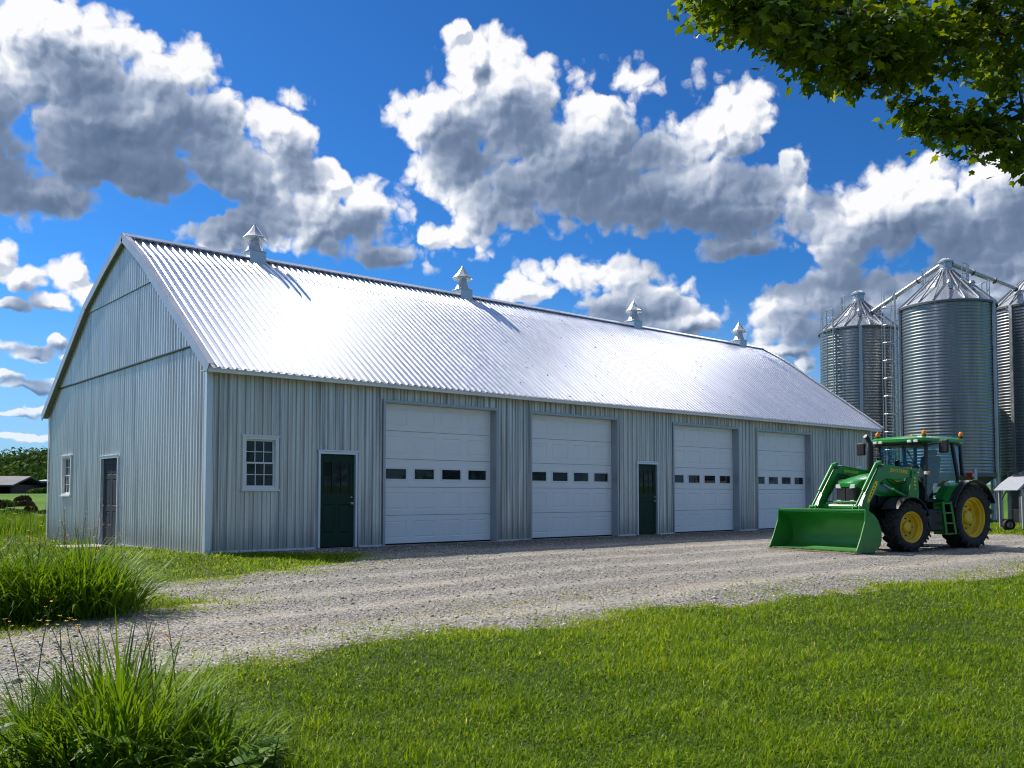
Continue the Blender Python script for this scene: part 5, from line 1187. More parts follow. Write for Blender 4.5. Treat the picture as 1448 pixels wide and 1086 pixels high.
def verge():
    """sparse yellowing grass and weeds straggling from the lawn into the gravel"""
    r = np.random.default_rng(77); n = 480000; x = r.uniform(-4, 30, n); y = r.uniform(4.5, 15.5, n); sd = yard_sd(x, y)
    pat = np.clip((noise2(x, y, 1.3, 61) * 0.6 + noise2(x, y, 4.5, 62) * 0.6 - 0.42) * 3, 0, 1)
    k = (sd > -0.15) & (sd < 1.5) & (r.random(n) < pat * np.exp(-np.maximum(sd, 0) * 2.4)); x, y, sd = x[k], y[k], sd[k]; n = len(x); d = np.hypot(x, y)
    o = blades(n, np.stack([x, y, yard_z(x, y) - 0.004], -1), r.uniform(0.02, 0.075, n), 0.005 * np.maximum(1, d / 6) ** 0.7 * r.uniform(.7, 1.5, n), r.uniform(0, 6.28, n), r.uniform(0.1, 1.2, n), r.uniform(0.2, 2.0, n), np.clip(r.normal(0.80, 0.2, n), 0, 1.0), 3, 'grass', 'verge_grass'); tag(o, kind='stuff'); print('verge', n)
verge()
def meadow(n, x0, x1, y0, y1, h0, h1, w, name, seed, mat='reed', dens=None):
    r = np.random.default_rng(seed); x = r.uniform(x0, x1, n); y = r.uniform(y0, y1, n)
    if dens is not None:
        k = dens(x, y) > r.random(n); x, y = x[k], y[k]; n = len(x)
    h = r.uniform(h0, h1, n) * (0.6 + 0.7 * noise2(x, y, 0.5, seed)); 
    o = blades(n, np.stack([x, y, terrain(x, y)], -1), h, np.full(n, w) * r.uniform(0.7, 1.4, n), r.uniform(0, 6.28, n), r.uniform(0.02, 0.4, n), r.uniform(0.1, 1.2, n), np.clip(0.5 + 0.5 * (noise2(x, y, 0.8, seed + 1) - 0.3) + 0.25 * (r.random(n) - 0.5), 0, 0.95), 3, mat, name)
    return tag(o, kind='stuff')
# rough grass growing tall beyond the gable end, back towards the fields
meadow(30000, -6, 11.0, 33.0, 46, 0.45, 0.95, 0.022, 'meadow_grass', 41, dens=lambda x, y: np.where(noise2(x, y, 0.35, 50) > 0.22, 1.0, 0.25))
meadow(9000, -12, 5.0, 22.0, 34, 0.15, 0.45, 0.02, 'meadow_grass', 43, dens=lambda x, y: np.where(noise2(x, y, 0.4, 51) > 0.45, 0.9, 0.1) * (x < 6.0 - 0.05 * (y - 22)))

def flower_heads(mb, tips_, size, r):
    for (x, y, z) in tips_:
        for k in range(5):
            a = 2 * math.pi * k / 5 + r.random(); s = size * (0.7 + 0.6 * r.random())
            p = Vector((x, y, z)); d = Vector((math.cos(a), math.sin(a), 0.35)); q = Vector((-d.y, d.x, 0))
            mb.add([p, p + d * s * 0.6 + q * s * 0.22, p + d * s, p + d * s * 0.6 - q * s * 0.22], [(0, 1, 2, 3)])
def tuft(name, label, cat, cx, cy, rad, n, h0, h1, w, lean0, lean1, curl0, curl1, seed, mat='reed', group=None, flowers=0, fh=0.9, tone=0.5, lev=7, stretch=(1, 1)):
    r = np.random.default_rng(seed); q = r.random(n) ** 0.6 * rad; a = r.uniform(0, 6.28, n)
    x = q * np.cos(a) * stretch[0]; y = q * np.sin(a) * stretch[1]; k = q / rad
    az_ = np.where(r.random(n) < 0.75, a + r.normal(0, 0.5, n), r.uniform(0, 6.28, n))
    h = r.uniform(h0, h1, n) * (1 - 0.25 * k); lean = (lean0 + (lean1 - lean0) * k) * r.uniform(0.4, 1.3, n); curl = r.uniform(curl0, curl1, n)
    tz = float(terrain(cx, cy))
    o = blades(n, np.stack([x, y, np.full(n, -0.02)], -1), h, w * r.uniform(0.55, 1.35, n), az_, lean, curl, np.where(r.random(n) < 0.025, 1.0, np.clip(tone + 0.5 * (r.random(n) - 0.5), 0, 0.95)), lev, mat, name)
    o.location = (cx, cy, tz); tag(o, label, cat, group)
    if flowers:
        st = MB(); fl = MB(); tips_ = []
        for i in range(flowers):
            a_ = r.uniform(0, 6.28); qq = rad * 0.9 * r.random() ** .5; bx_, by_ = qq * math.cos(a_) * stretch[0], qq * math.sin(a_) * stretch[1]; hh = fh * r.uniform(0.75, 1.15)
            dx, dy = r.normal(0, 0.10, 2); p = [(bx_ + dx * t * t, by_ + dy * t * t, hh * t) for t in (0, .4, .75, 1)]; st.tube(p, [0.0035, 0.003, 0.0025, 0.0015], 5); tips_.append(p[-1])
            for j in range(4):
                t = r.uniform(0.62, 0.97); c_ = Vector((bx_ + dx * t * t, by_ + dy * t * t, hh * t)); e_ = c_ + Vector((r.normal(0, .035), r.normal(0, .035), 0.05)); st.tube([c_, e_], [0.0018, 0.001], 4); tips_.append(tuple(e_))
        st.build('stem', M['dry'], o); flower_heads(fl, tips_, 0.013 if rad < 0.5 else 0.017, r); fl.build('flower', M['petal'], o, recalc=False)
    return o
# near tufts beside the lane
tuft('grass_tuft', 'big arching tuft of long grass at the near left of the gravel', 'grass clump', 1.44, 4.60, 0.36, 680, 0.38, 0.80, 0.0125, 0.05, 0.65, 0.15, 1.5, 61, tone=0.56, flowers=4, fh=0.72)
tuft('grass_tuft', 'low drooping tuft of dark grass spilling onto the near lawn', 'grass clump', 1.72, 4.22, 0.26, 320, 0.24, 0.5, 0.011, 0.2, 1.0, 0.4, 1.7, 62, tone=0.44)
tuft('grass_tuft', 'leafy tuft with tall yellow flower stalks in the near left corner', 'grass clump', 1.12, 4.85, 0.34, 320, 0.28, 0.55, 0.013, 0.1, 0.9, 0.3, 1.5, 63, tone=0.55, flowers=7, fh=0.78)
# broad leaved weeds at their feet
def weed(label, cx, cy, rad, n, h0, h1, seed):
    r = np.random.default_rng(seed); st = MB(); V_ = []; F_ = []; RN = []
    for i in range(n):
        a = r.uniform(0, 6.28); q = rad * r.random() ** .5; b = Vector((q * math.cos(a), q * math.sin(a), 0)); hh = r.uniform(h0, h1); ln = Vector((r.normal(0, .1), r.normal(0, .1), 0)); top = b + ln + Vector((0, 0, hh))
        st.tube([b, b + ln * .3 + Vector((0, 0, hh * .55)), top], [0.005, 0.004, 0.002], 5)
        for j in range(int(5 + hh * 16)):
            t = r.uniform(0.15, 1.0); c_ = b + ln * t * t + Vector((0, 0, hh * t)); aa = r.uniform(0, 6.28); L_ = r.uniform(0.06, 0.14); w_ = L_ * r.uniform(0.28, 0.42)
            d = Vector((math.cos(aa), math.sin(aa), r.uniform(-0.35, 0.55))); s = Vector((-math.sin(aa), math.cos(aa), r.normal(0, .25))); dn = Vector((0, 0, -1)); n0 = len(V_)
            V_ += [c_, c_ + d * L_ * .35 + s * w_ * .5, c_ + d * L_ * .7 + s * w_ * .38 + dn * L_ * .08, c_ + d * L_ + dn * L_ * .22, c_ + d * L_ * .7 - s * w_ * .38 + dn * L_ * .08, c_ + d * L_ * .35 - s * w_ * .5, c_ + d * L_ * .5 + dn * L_ * .0]
            F_ += [(n0, n0 + 1, n0 + 6), (n0 + 1, n0 + 2, n0 + 6), (n0 + 2, n0 + 3, n0 + 6), (n0 + 3, n0 + 4, n0 + 6), (n0 + 4, n0 + 5, n0 + 6), (n0 + 5, n0, n0 + 6)]; RN += [r.random() * 0.8] * 7
    F_ = np.array(F_); o = mesh_np('leafy_weed', np.array([tuple(v) for v in V_]), F_.ravel(), np.arange(len(F_)) * 3, np.full(len(F_), 3), M['reed'], False, {'rnd': np.array(RN)})
    o.location = (cx, cy, float(terrain(cx, cy))); tag(o, label, 'weed'); st.build('stem', M['reed'], o)
weed('broad leaved weed patch in front of the tuft with flower stalks', 1.28, 4.42, 0.36, 26, 0.10, 0.28, 71)
weed('broad leaved weed patch low at the foot of the biggest tuft', 1.72, 4.08, 0.30, 16, 0.07, 0.17, 72)
# the middle clump by the gravel bend
tuft('day_lily_clump', 'tall clump of arching leaves by the gravel bend, nearest to the gable door', 'plant clump', 2.78, 10.05, 0.55, 900, 0.75, 1.15, 0.017, 0.05, 0.75, 0.4, 1.7, 81, group='leafy clumps by the gravel bend', tone=0.5, flowers=6, fh=1.05)
tuft('day_lily_clump', 'tall clump of arching leaves cut by the photo edge, farthest from the gable', 'plant clump', 1.75, 10.6, 0.62, 1000, 0.78, 1.18, 0.017, 0.05, 0.7, 0.4, 1.6, 82, group='leafy clumps by the gravel bend', tone=0.55, flowers=9, fh=1.12)
tuft('day_lily_clump', 'rounded clump of arching leaves between the two taller ones', 'plant clump', 2.35, 10.15, 0.55, 900, 0.66, 1.02, 0.017, 0.05, 0.85, 0.5, 1.8, 83, group='leafy clumps by the gravel bend', tone=0.48, flowers=5, fh=1.0)
for i, (x, y, h_, lb) in enumerate(((3.25, 12.1, 0.95, 'thin dry flower stalks standing beside the leafy clump, tallest of them'), (2.9, 13.2, 0.85, 'thin dry flower stalks standing between clump and grey door'), (2.3, 12.6, 0.9, 'thin dry flower stalks with yellow heads behind the leafy clump'), (3.7, 14.6, 0.7, 'short dry flower stalks on the grass near the gable window'))):
    tuft('dry_flower_stalks', lb, 'wildflower', x, y, 0.35, 60, 0.2, 0.45, 0.012, 0.1, 0.5, 0.2, 1.0, 90 + i, flowers=7, fh=h_, tone=0.5, group='dry flower stalks near the gable')
for i, (x, y) in enumerate(((5.2, 33.5), (3.8, 34.5), (2.0, 33.2), (0.6, 36.0))):
    tuft('wild_flowers', ['yellow wildflower clump close to the far gable corner', 'yellow wildflower clump second from the far gable corner', 'yellow wildflower clump in tall meadow near the photo edge', 'yellow wildflower clump farthest back in the tall meadow'][i], 'wildflower', x, y, 0.8, 160, 0.4, 0.8, 0.03, 0.05, 0.4, 0.1, 0.9, 95 + i, flowers=14, fh=0.9, tone=0.6, lev=4, group='wildflowers in the meadow')

# ------------------------------------------------------------------ the maple reaching in from the right
def maple():
    tr = thing('maple_tree', 'leafy maple whose dark branches hang into the top right of the sky', 'tree', (12.8, 0.4, 0))
    O = Vector((12.8, 0.4, 0)); bark = flat('maple_bark', (0.055, 0.045, 0.035), 0.9, var=0.4, vscale=9, bmp=0.6)
    tk = MB(); tk.tube([(0, 0, -0.1), (0.02, 0, 0.3), (0.04, 0.02, 1.6), (0.0, 0.05, 3.2), (-0.1, 0.1, 4.4)], [0.42, 0.31, 0.26, 0.23, 0.20], 16)
    trunk = tk.build('trunk', bark, tr, smooth=60)
    TIPS = [(6.81,5.37,6.05),(6.77,5.25,5.85),(6.61,4.96,5.56),(6.96,4.91,5.61),(7.58,5.23,5.95),(7.38,4.89,5.62),(7.52,4.86,5.53),(7.17,4.52,5.25),(7.48,4.48,5.14),(7.43,4.26,4.95),(7.97,4.42,5.16),(7.92,4.23,5.16),(7.92,4.01,4.98),(8.64,4.24,5.16),(8.72,4.19,5.03),(8.28,3.83,4.69),(8.20,3.72,4.59),(9.25,3.94,4.94),(8.95,3.68,4.75),(9.21,3.62,4.68),(8.91,3.30,4.38),(9.52,3.40,4.42),(9.77,3.32,4.42),(7.39,4.89,5.80),(10.47,4.19,5.91),(9.84,3.90,5.07),(9.61,3.31,5.89),(8.67,2.63,5.48),(11.27,3.56,5.01),(8.96,3.14,6.25),(9.40,4.70,5.94),(6.85,4.19,5.20),(8.43,5.57,6.57),(9.34,4.72,6.21),(9.82,3.82,5.89),(6.49,5.10,6.42),(7.84,5.13,6.97),(9.56,3.15,5.94),(8.87,3.68,4.81),(8.56,3.43,5.72),(9.83,3.31,5.69),(7.04,4.16,5.14),(7.57,3.64,5.15),(9.30,4.36,5.96),(8.94,4.33,5.63),(6.99,4.22,5.26),(8.15,5.11,7.04),(8.08,4.00,5.28),(6.95,4.36,5.89),(8.61,2.68,5.38),(7.40,5.54,6.54),(10.41,3.11,4.76),(9.32,4.56,7.15),(8.24,4.15,5.79),(9.40,3.13,5.70),(6.37,4.77,5.65),(7.92,3.76,5.39),(11.05,3.49,7.25),(10.58,3.81,7.55),(8.53,3.50,5.94),(9.90,3.28,4.53),(8.04,5.37,6.17),(7.38,4.91,5.95),(9.03,3.74,4.86),(10.26,3.16,5.78),(7.83,4.87,6.14),(9.92,2.99,6.55),(7.59,4.77,5.94),(10.43,3.20,5.37),(6.75,4.48,5.45),(7.83,6.16,7.44),(7.12,4.57,5.87),(10.25,3.05,6.10),(10.96,3.21,5.76),(8.53,3.57,5.41),(8.17,4.89,5.73),(10.01,4.53,6.99),(10.06,3.31,4.98),(8.87,4.02,6.75),(7.55,4.52,6.04),(8.17,3.79,6.49),(8.89,2.72,4.21),(8.62,4.94,5.87),(10.17,3.35,6.85),(7.18,5.57,6.53),(8.80,3.28,5.22),(8.31,3.55,5.10),(7.32,5.17,5.98),(7.16,5.21,6.06),(9.67,3.35,6.39),(10.45,3.62,5.07),(7.23,3.98,5.21),(8.32,3.87,5.24),(6.40,5.01,5.91),(8.27,4.61,6.11),(9.50,3.56,5.43),(9.97,2.94,5.02),(10.88,3.63,7.63),(8.96,4.27,7.04),(8.88,2.73,6.20),(10.30,3.87,7.17),(7.08,5.22,5.95),(8.68,4.70,6.58),(9.30,4.25,6.61),(9.09,4.86,6.17),(8.00,4.76,6.46),(7.80,3.44,5.33),(9.77,3.08,5.70),(8.38,4.33,6.68),(7.28,3.88,5.11),(7.42,3.71,5.17),(8.13,4.20,5.91),(9.35,3.50,6.93),(10.05,3.61,5.71),(9.72,4.56,5.84),(8.94,2.59,5.51),(10.25,3.89,5.65),(10.44,3.69,7.20),(8.36,2.99,5.67),(7.61,5.35,7.09),(7.89,3.96,5.08),(8.58,3.10,5.43),(7.74,4.84,5.73),(9.23,5.00,7.58),(9.10,3.86,5.71),(6.63,4.87,6.29),(10.77,3.67,5.15),(7.40,5.61,6.34),(14.83,1.25,8.21),(13.60,1.85,4.92),(11.86,-1.09,8.42),(11.77,-0.50,9.83),(9.86,-0.63,9.19),(14.16,2.67,8.21),(9.58,1.03,5.67),(14.84,0.87,7.25),(14.30,2.29,5.00),(14.27,0.92,6.66),(10.14,-0.72,8.58),(12.62,-2.87,5.67),(12.47,-0.22,6.53),(15.35,-0.79,6.50),(10.47,-0.64,6.80),(11.66,-2.76,7.96),(10.30,-2.42,7.91),(13.33,1.27,8.15),(10.81,0.47,5.80),(13.94,-0.73,8.58),(11.59,1.15,9.18),(10.05,-2.62,7.53),(12.70,-2.28,5.87),(14.92,0.47,5.24),(13.08,0.61,9.26),(10.67,-1.66,9.17),(13.18,0.13,6.75),(14.96,0.77,6.08),(11.29,0.94,9.62),(12.98,-0.20,7.35),(9.06,1.44,7.94),(14.80,-0.69,5.01),(11.90,3.43,7.94),(11.23,-0.44,8.59),(13.63,-2.20,7.45),(13.84,0.41,9.53),(10.23,0.66,9.61),(12.34,0.99,8.01),(8.96,-1.03,5.84),(10.44,-1.28,7.90),(12.72,4.11,6.57),(14.39,-1.12,5.73),(12.97,0.78,7.65),(11.18,0.29,4.44),(13.86,-1.06,9.29),(10.79,1.81,8.53),(11.07,3.10,8.47),(12.36,0.62,8.08),(15.28,-0.02,7.81),(14.58,0.79,6.53),(11.25,1.06,9.79),(9.05,-0.91,7.65),(13.11,2.53,7.80),(10.84,-0.05,6.09),(13.36,-2.46,7.02),(14.29,0.59,5.99),(14.40,-0.87,5.81),(13.47,0.73,6.12),(11.63,-0.71,6.93),(11.90,3.48,7.61),(14.13,-2.61,6.33),(9.18,1.07,6.56),(15.05,0.32,7.20),(11.40,-2.64,6.46),(12.21,-1.23,6.23),(11.75,3.03,9.31),(11.16,3.59,8.00),(11.11,1.09,6.30),(13.50,-0.32,8.74),(9.53,0.56,6.31),(14.70,1.12,6.80),(14.79,-1.48,5.97),(15.31,-0.68,6.45),(14.89,-0.04,5.18),(12.02,1.26,7.52),(13.72,0.99,6.74),(16.18,-1.99,6.83),(14.54,2.43,8.10),(13.25,1.71,4.37),(10.18,2.15,7.97),(13.92,2.86,6.89),(12.76,-0.49,7.89),(12.67,0.65,7.56),(14.77,2.14,5.37),(12.84,-0.11,6.69),(13.23,0.65,8.72),(10.92,-1.94,9.13),(13.16,1.57,9.30),(13.62,-0.08,7.55),(13.58,0.90,4.43),(14.31,0.88,7.43),(11.94,1.31,7.30),(13.25,-2.95,9.14),(13.15,-3.53,6.71),(11.37,0.21,8.09),(16.36,-0.27,6.97),(9.40,-2.21,7.86),(14.66,0.13,7.05),(13.16,3.12,5.84),(14.33,1.59,9.28),(12.74,-0.83,8.69),(14.02,2.14,7.46),(11.88,3.41,6.75),(13.32,1.45,4.92),(15.74,-0.45,6.74),(13.36,-1.03,6.84),(15.87,-0.12,8.83),(13.89,0.75,5.89),(11.46,1.00,7.99),(14.44,1.84,5.08),(12.14,1.27,6.88),(12.83,3.90,7.21),(12.58,0.28,7.96),(10.31,-0.20,8.66),(14.33,1.82,7.03),(9.85,-0.63,5.18),(16.78,-0.39,7.20),(10.62,1.69,8.11),(14.57,0.48,6.63),(11.32,-0.55,6.85),(10.92,-0.24,6.08),(15.46,0.41,7.71),(9.72,-0.50,8.94),(15.07,2.41,9.04),(14.09,1.09,8.99),(14.79,-0.55,8.03),(11.74,0.11,9.82),(12.80,2.74,6.67),(9.51,-0.31,9.22),(12.44,-0.13,7.57),(12.93,0.57,7.43),(12.27,-3.87,7.58),(12.58,3.10,8.00),(11.31,0.89,8.26),(15.07,-2.58,6.64),(9.83,-0.65,5.19),(13.14,0.23,7.31),(14.94,2.46,5.38),(10.82,-1.09,6.63),(11.95,3.60,6.97),(13.02,1.16,8.46),(11.26,-0.15,8.99),(13.82,0.12,8.94),(14.93,0.55,4.87),(12.94,0.84,5.20),(15.46,2.52,6.38),(12.71,-0.15,8.76),(11.57,-1.66,5.28),(14.08,2.22,7.39),(10.38,0.09,9.55)]
    limbs = [[(12.7, .5, 4.2), (11.6, 1.6, 5.1), (10.4, 2.8, 5.65), (9.44, 3.4, 5.78), (8.44, 3.86, 5.72), (7.59, 4.25, 5.62), (6.96, 4.7, 5.66)],
             [(11.6, 1.6, 5.1), (10.3, 2.5, 5.0), (9.3, 3.35, 4.85), (8.9, 3.8, 4.75)], [(12.7, .5, 4.3), (12.4, .3, 6.2), (12.2, .5, 8.2), (12.0, .6, 9.4)],
             [(12.6, .4, 4.6), (14.2, -.6, 6.0), (15.4, -1.2, 7.0)], [(12.5, .3, 5.4), (11.2, -1.2, 6.8), (10.4, -2.4, 7.6)], [(12.4, .3, 6.0), (13.2, 2.0, 7.4), (13.6, 3.2, 8.3)], [(12.3, .4, 6.4), (10.8, 1.6, 7.6), (9.8, 2.4, 8.2)], [(10.4, 2.8, 5.65), (9.2, 4.4, 6.3), (8.4, 5.2, 6.7)]]
    lb = MB(); pts = []
    for l in limbs:
        n_ = 8; P_ = [Vector(p) - O for p in l]; path = []
        for a, b in zip(P_, P_[1:]): path += [a.lerp(b, i / 3) + Vector((rng.normal(0, .03), rng.normal(0, .03), rng.normal(0, .03))) for i in range(3)]
        path.append(P_[-1]); k = len(path); r0 = 0.13 if l[0][0] > 12 else 0.06
        lb.tube(path, [r0 * (1 - 0.86 * i / (k - 1)) for i in range(k)], 9); pts += path
    lb.build('limb', bark, tr, smooth=60)
    r = np.random.default_rng(17); tw = MB(); C_ = []; D_ = []
    for t in TIPS:
        T_ = Vector(t) - O; j = min(range(len(pts)), key=lambda i: (pts[i] - T_).length + 0.15 * r.random()); S_ = pts[j]; mid = S_.lerp(T_, 0.55) + Vector((0, 0, 0.12 * (T_ - S_).length))
        path = [S_.lerp(mid, .5) * .5 + S_.lerp(mid, .5) * .5 if False else S_, S_.lerp(mid, 0.5) + Vector((0, 0, .04)), mid, mid.lerp(T_, .6), T_]
        tw.tube(path, [0.016, 0.013, 0.009, 0.006, 0.003], 5)
        L_ = (T_ - mid).length
        m_ = 80
        for i in range(m_):
            f = r.random() ** 0.75; c_ = mid.lerp(T_, f) if r.random() < 0.85 else S_.lerp(mid, 0.3 + .7 * r.random()); sp = 0.17 * (1.15 - 0.75 * f)
            C_.append((c_.x + r.normal(0, sp), c_.y + r.normal(0, sp), c_.z + r.normal(-0.03, sp * 0.75))); dd = (T_ - S_).normalized(); D_.append((dd.x + r.normal(0, .8), dd.y + r.normal(0, .8), -0.65 + r.normal(0, .45)))
    tw.build('twig', bark, tr)
    # five-lobed leaves, slightly folded along the midrib
    lp = np.array([(0, 0), (.16, -.10), (.30, .02), (.27, .14), (.50, .30), (.33, .36), (.36, .52), (.17, .50), (.14, .70), (0, 1.0)]); lf = np.array([(-x, y) for x, y in lp[1:-1]])[::-1]
    ring = np.concatenate([lp, lf]); k = len(ring); tmpl = np.concatenate([[(0, .38)], ring]); hz = -0.28 * np.abs(tmpl[:, 0]) - 0.12 * (tmpl[:, 1] ** 2)
    C_ = np.array(C_); D_ = np.array(D_); D_ /= np.linalg.norm(D_, axis=1, keepdims=True); n = len(C_)
    up_ = np.stack([r.normal(0, .55, n), r.normal(0, .55, n), np.ones(n)], -1); X = np.cross(D_, up_); X /= np.linalg.norm(X, axis=1, keepdims=True); Z = np.cross(X, D_)
    s = r.uniform(0.07, 0.135, n)[:, None, None]
    V_ = C_[:, None] + s * (X[:, None] * tmpl[None, :, 0:1] + D_[:, None] * tmpl[None, :, 1:2] + Z[:, None] * hz[None, :, None] * r.uniform(0.3, 1.6, (n, 1, 1)))
    tri = np.array([(0, 1 + i, 1 + (i + 1) % k) for i in range(k)]); F_ = (tri[None] + (np.arange(n) * (k + 1))[:, None, None]).reshape(-1, 3)
    o = mesh_np('crown', V_.reshape(-1, 3), F_.ravel(), np.arange(len(F_)) * 3, np.full(len(F_), 3), M['maple'], False, {'rnd': np.repeat(r.random(n), k + 1)}); o.parent = tr
maple()

# ------------------------------------------------------------------ far off: woods, sheds, hedges and mounds
def far_ground(x, y): return float(terrain(x, y))
def foliage_cloud(n_trees, place, per, seed):
    r = np.random.default_rng(seed); V_ = []; RN = []
    for i in range(n_trees):
        x, y, h, wd = place(r); z0 = far_ground(x, y); tone = r.random() * 0.5
        lobes = [(r.normal(0, wd * .28), r.normal(0, wd * .28), h * r.uniform(.35, .82), wd * r.uniform(.25, .42)) for _ in range(7)]
        li = r.integers(0, 7, per); L_ = np.array(lobes)[li]; v = r.normal(size=(per, 3)); v /= np.linalg.norm(v, axis=1, keepdims=True); v[:, 2] *= 0.8
        c = np.stack([x + L_[:, 0], y + L_[:, 1], z0 + L_[:, 2]], -1) + v * (L_[:, 3] * r.uniform(.75, 1.05, per))[:, None]
        c[:, 2] = np.maximum(c[:, 2], z0 + 0.1)
        s = wd * r.uniform(.03, .065, per)[:, None]; t1 = np.cross(v, r.normal(size=(per, 3))); t1 /= np.linalg.norm(t1, axis=1, keepdims=True); t2 = np.cross(v, t1)
        V_.append(np.stack([c - t1 * s, c - t2 * s * .8, c + t1 * s, c + t2 * s * .8], 1)); RN.append(np.repeat(np.clip(tone + .5 * r.random(per), 0, 1), 4))
    V_ = np.concatenate(V_).reshape(-1, 3); n = len(V_) // 4
    return V_, n, np.concatenate(RN)
def add_wood(name, V_, n, RN):
    o = mesh_np(name, V_, np.arange(n * 4), np.arange(n) * 4, np.full(n, 4), M['wood_far'], False, {'rnd': RN}); return tag(o, kind='stuff')
def at_bearing(deg, d):    # degrees clockwise from the lane's bearing
    a = AZ0 - R_(deg); return d * math.cos(a), d * math.sin(a)
def pl_back(r):
    d = r.uniform(285, 330); x, y = at_bearing(r.uniform(-46, -12), d); return x, y, r.uniform(7.5, 11), r.uniform(9, 13)
def pl_front(r):
    d = r.uniform(170, 200); x, y = at_bearing(r.uniform(-46, -12), d); return x, y, r.uniform(3.2, 5.0), r.uniform(4, 7)
def pl_round(r):
    d = r.uniform(190, 260); x, y = at_bearing(r.uniform(-8, 312), d); return x, y, r.uniform(8, 13), r.uniform(9, 14)
add_wood('far_woods', *foliage_cloud(90, pl_back, 700, 1)); add_wood('tree_belt', *foliage_cloud(60, pl_front, 700, 2)); add_wood('far_woods', *foliage_cloud(170, pl_round, 130, 3))
def far_shed(name, label, x, y, L_, D_, eave, ridge, rz, wallm, roofm, open_front=True):
    s = thing(name, label, 'shed', (x, y, far_ground(x, y)), rz)
    w = MB(); w.box(-L_ / 2, L_ / 2, D_ / 2 - 0.2, D_ / 2, 0, eave); w.box(-L_ / 2, -L_ / 2 + 0.2, -D_ / 2, D_ / 2 - 0.2, 0, eave); w.box(L_ / 2 - 0.2, L_ / 2, -D_ / 2, D_ / 2 - 0.2, 0, eave); w.build('shed_wall', wallm, s)
    w = MB(); w.prism([(-L_ / 2 - .4, -D_ / 2 - .5, eave - .05), (-L_ / 2 - .4, 0, ridge), (-L_ / 2 - .4, D_ / 2 + .5, eave - .05), (-L_ / 2 - .4, D_ / 2 + .5, eave - .25), (-L_ / 2 - .4, 0, ridge - .2), (-L_ / 2 - .4, -D_ / 2 - .5, eave - .25)], (L_ + .8, 0, 0)); w.build('shed_roof', roofm, s)
    for i in range(5):
        p_ = MB(); xx = -L_ / 2 + 0.1 + (L_ - 0.2) * i / 4; p_.box(xx - 0.12, xx + 0.12, -D_ / 2, -D_ / 2 + 0.24, 0, eave - 0.1); p_.build('post', wallm, s)
    return s
DARKW = flat('dark_shed_boards', (0.025, 0.027, 0.032), 0.8, var=0.3); GREYR = flat('grey_shed_roof', (0.10, 0.105, 0.12), 0.8, 0.0, var=0.1, vscale=0.5); PALER = flat('pale_shed_roof', (0.30, 0.31, 0.32), 0.8, 0.0, vscale=0.5)
s = far_shed('field_shed', 'long grey-roofed open shed across the field, cut by the photo edge', 24.2, 139.6, 15.0, 8.0, 1.25, 2.4, R_(-40), DARKW, GREYR)
w = MB(); w.box(-7.2, 2.6, -4.02, -3.9, 0.0, 1.15); w.build('shed_wall', flat('pale_shed_boards', (0.34, 0.35, 0.36), 0.7), s)
far_shed('field_shed', 'low dark shed with thin pale roof just left of the barn', 36.5, 137.0, 8.0, 5.0, 1.8, 1.98, R_(-40), DARKW, PALER)
def bush_mass(name, label, cat, x, y, rx, ry, h, n, seed, mat, rz=0.0, size=0.08, group=None):
    """dense shrub or heap: many small leaves or straws over an uneven mound"""
    r = np.random.default_rng(seed); a = r.uniform(0, 6.28, n); q = r.random(n) ** .5; e = np.sqrt(np.clip(1 - q ** 2.4, 0, 1)); lump = 0.72 + 0.5 * noise2(np.cos(a) * q * 2.2 + seed, np.sin(a) * q * 2.2, 1.0, seed)
    lx = q * np.cos(a) * rx; ly = q * np.sin(a) * ry; c = np.stack([lx * math.cos(rz) - ly * math.sin(rz), lx * math.sin(rz) + ly * math.cos(rz), h * e * lump * r.uniform(.55, 1.0, n) ** .5], -1)
    v = r.normal(size=(n, 3)); t1 = r.normal(size=(n, 3)); t1 /= np.linalg.norm(t1, axis=1, keepdims=True); t2 = np.cross(t1, v); t2 /= np.linalg.norm(t2, axis=1, keepdims=True); s = (size * r.uniform(.6, 1.4, n))[:, None]
    V_ = np.stack([c - t1 * s, c - t2 * s * .6, c + t1 * s, c + t2 * s * .6], 1).reshape(-1, 3)
    o = mesh_np(name, V_, np.arange(n * 4), np.arange(n) * 4, np.full(n, 4), mat, False, {'rnd': np.repeat(r.random(n), 4)}); o.location = (x, y, far_ground(x, y) - 0.03)
    core = MB(); core.lathe([(1.0, 0), (0.92, 0.35), (0.72, 0.62), (0.4, 0.78), (0.001, 0.82)], 16); core.v = [((px_ * rx * .85) * math.cos(rz) - (py_ * ry * .85) * math.sin(rz), (px_ * rx * .85) * math.sin(rz) + (py_ * ry * .85) * math.cos(rz), pz_ * h * .8) for px_, py_, pz_ in core.v]
    core.build('core', mat, o, smooth=80); return tag(o, label, cat, group)
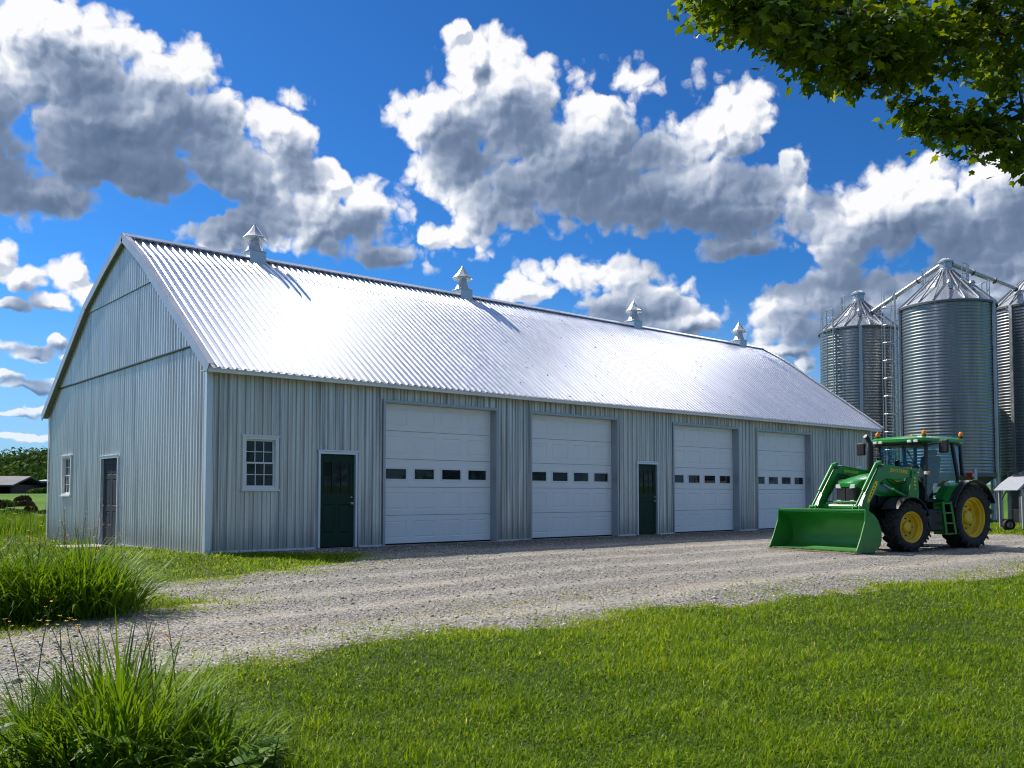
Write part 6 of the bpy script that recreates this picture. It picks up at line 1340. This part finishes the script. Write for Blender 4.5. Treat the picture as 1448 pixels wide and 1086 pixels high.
M['brown_heap'] = leaf_mat('brown_straw', [(0.0, (0.035, 0.028, 0.014)), (0.5, (0.085, 0.062, 0.03)), (1.0, (0.16, 0.125, 0.06))], 0.9, 0.05, (1, 1, 1), 0.1)
M['hedge'] = leaf_mat('hedge_leaf', [(0.0, (0.02, 0.055, 0.008)), (0.5, (0.05, 0.115, 0.014)), (1.0, (0.10, 0.19, 0.024))], 0.6, 0.25)
M['dark_bush'] = leaf_mat('dark_bush_leaf', [(0.0, (0.012, 0.024, 0.007)), (0.6, (0.026, 0.05, 0.012)), (1.0, (0.07, 0.09, 0.03))], 0.7, 0.2)
for lb, x, y, rx, ry, h, sd in (('broad brown heap in the field, seen under the grey shed', 19.3, 88.6, 0.75, 0.7, 0.75, 1), ('brown heap half cut by the photo edge in the field', 15.4, 78.8, 0.7, 0.65, 0.8, 2), ('pointed brown heap standing between its neighbour and the barn', 15.9, 70.6, 0.45, 0.4, 0.6, 3), ('low brown heap beside the pointed one in the field', 18.0, 82.0, 0.8, 0.6, 0.5, 4)):
    bush_mass('brown_heap', lb, 'heap', x, y, rx, ry, h, 1500, sd, M['brown_heap'], size=0.07, group='brown heaps in the field')
for lb, x, y, rx, ry, h, sd, mt in (('dark green shrub in the pasture below the grey shed', 16.4, 81.5, 0.8, 0.7, 0.6, 21, 'hedge'), ('wide dark green shrub row in the middle of the pasture', 12.5, 60.5, 1.5, 0.6, 0.55, 22, 'dark_bush'), ('dark bush nearest the meadow left of the barn', 10.1, 47.9, 0.45, 0.5, 0.62, 5, 'dark_bush'), ('dark bush with dry twigs at the photo edge', 9.3, 49.0, 0.6, 0.5, 0.5, 6, 'dark_bush'), ('low dark hedge strip behind the barn corner in the field', 16.8, 67.2, 1.6, 0.5, 0.35, 7, 'dark_bush')):
    bush_mass('bush', lb, 'bush', x, y, rx, ry, h, 1300, sd, M[mt], R_(-40), 0.06)
bush_mass('hedge', 'trimmed bright green hedge in front of the low dark shed', 'hedge', 31.2, 129.6, 3.0, 0.9, 0.8, 2600, 8, M['hedge'], R_(-40), 0.14)
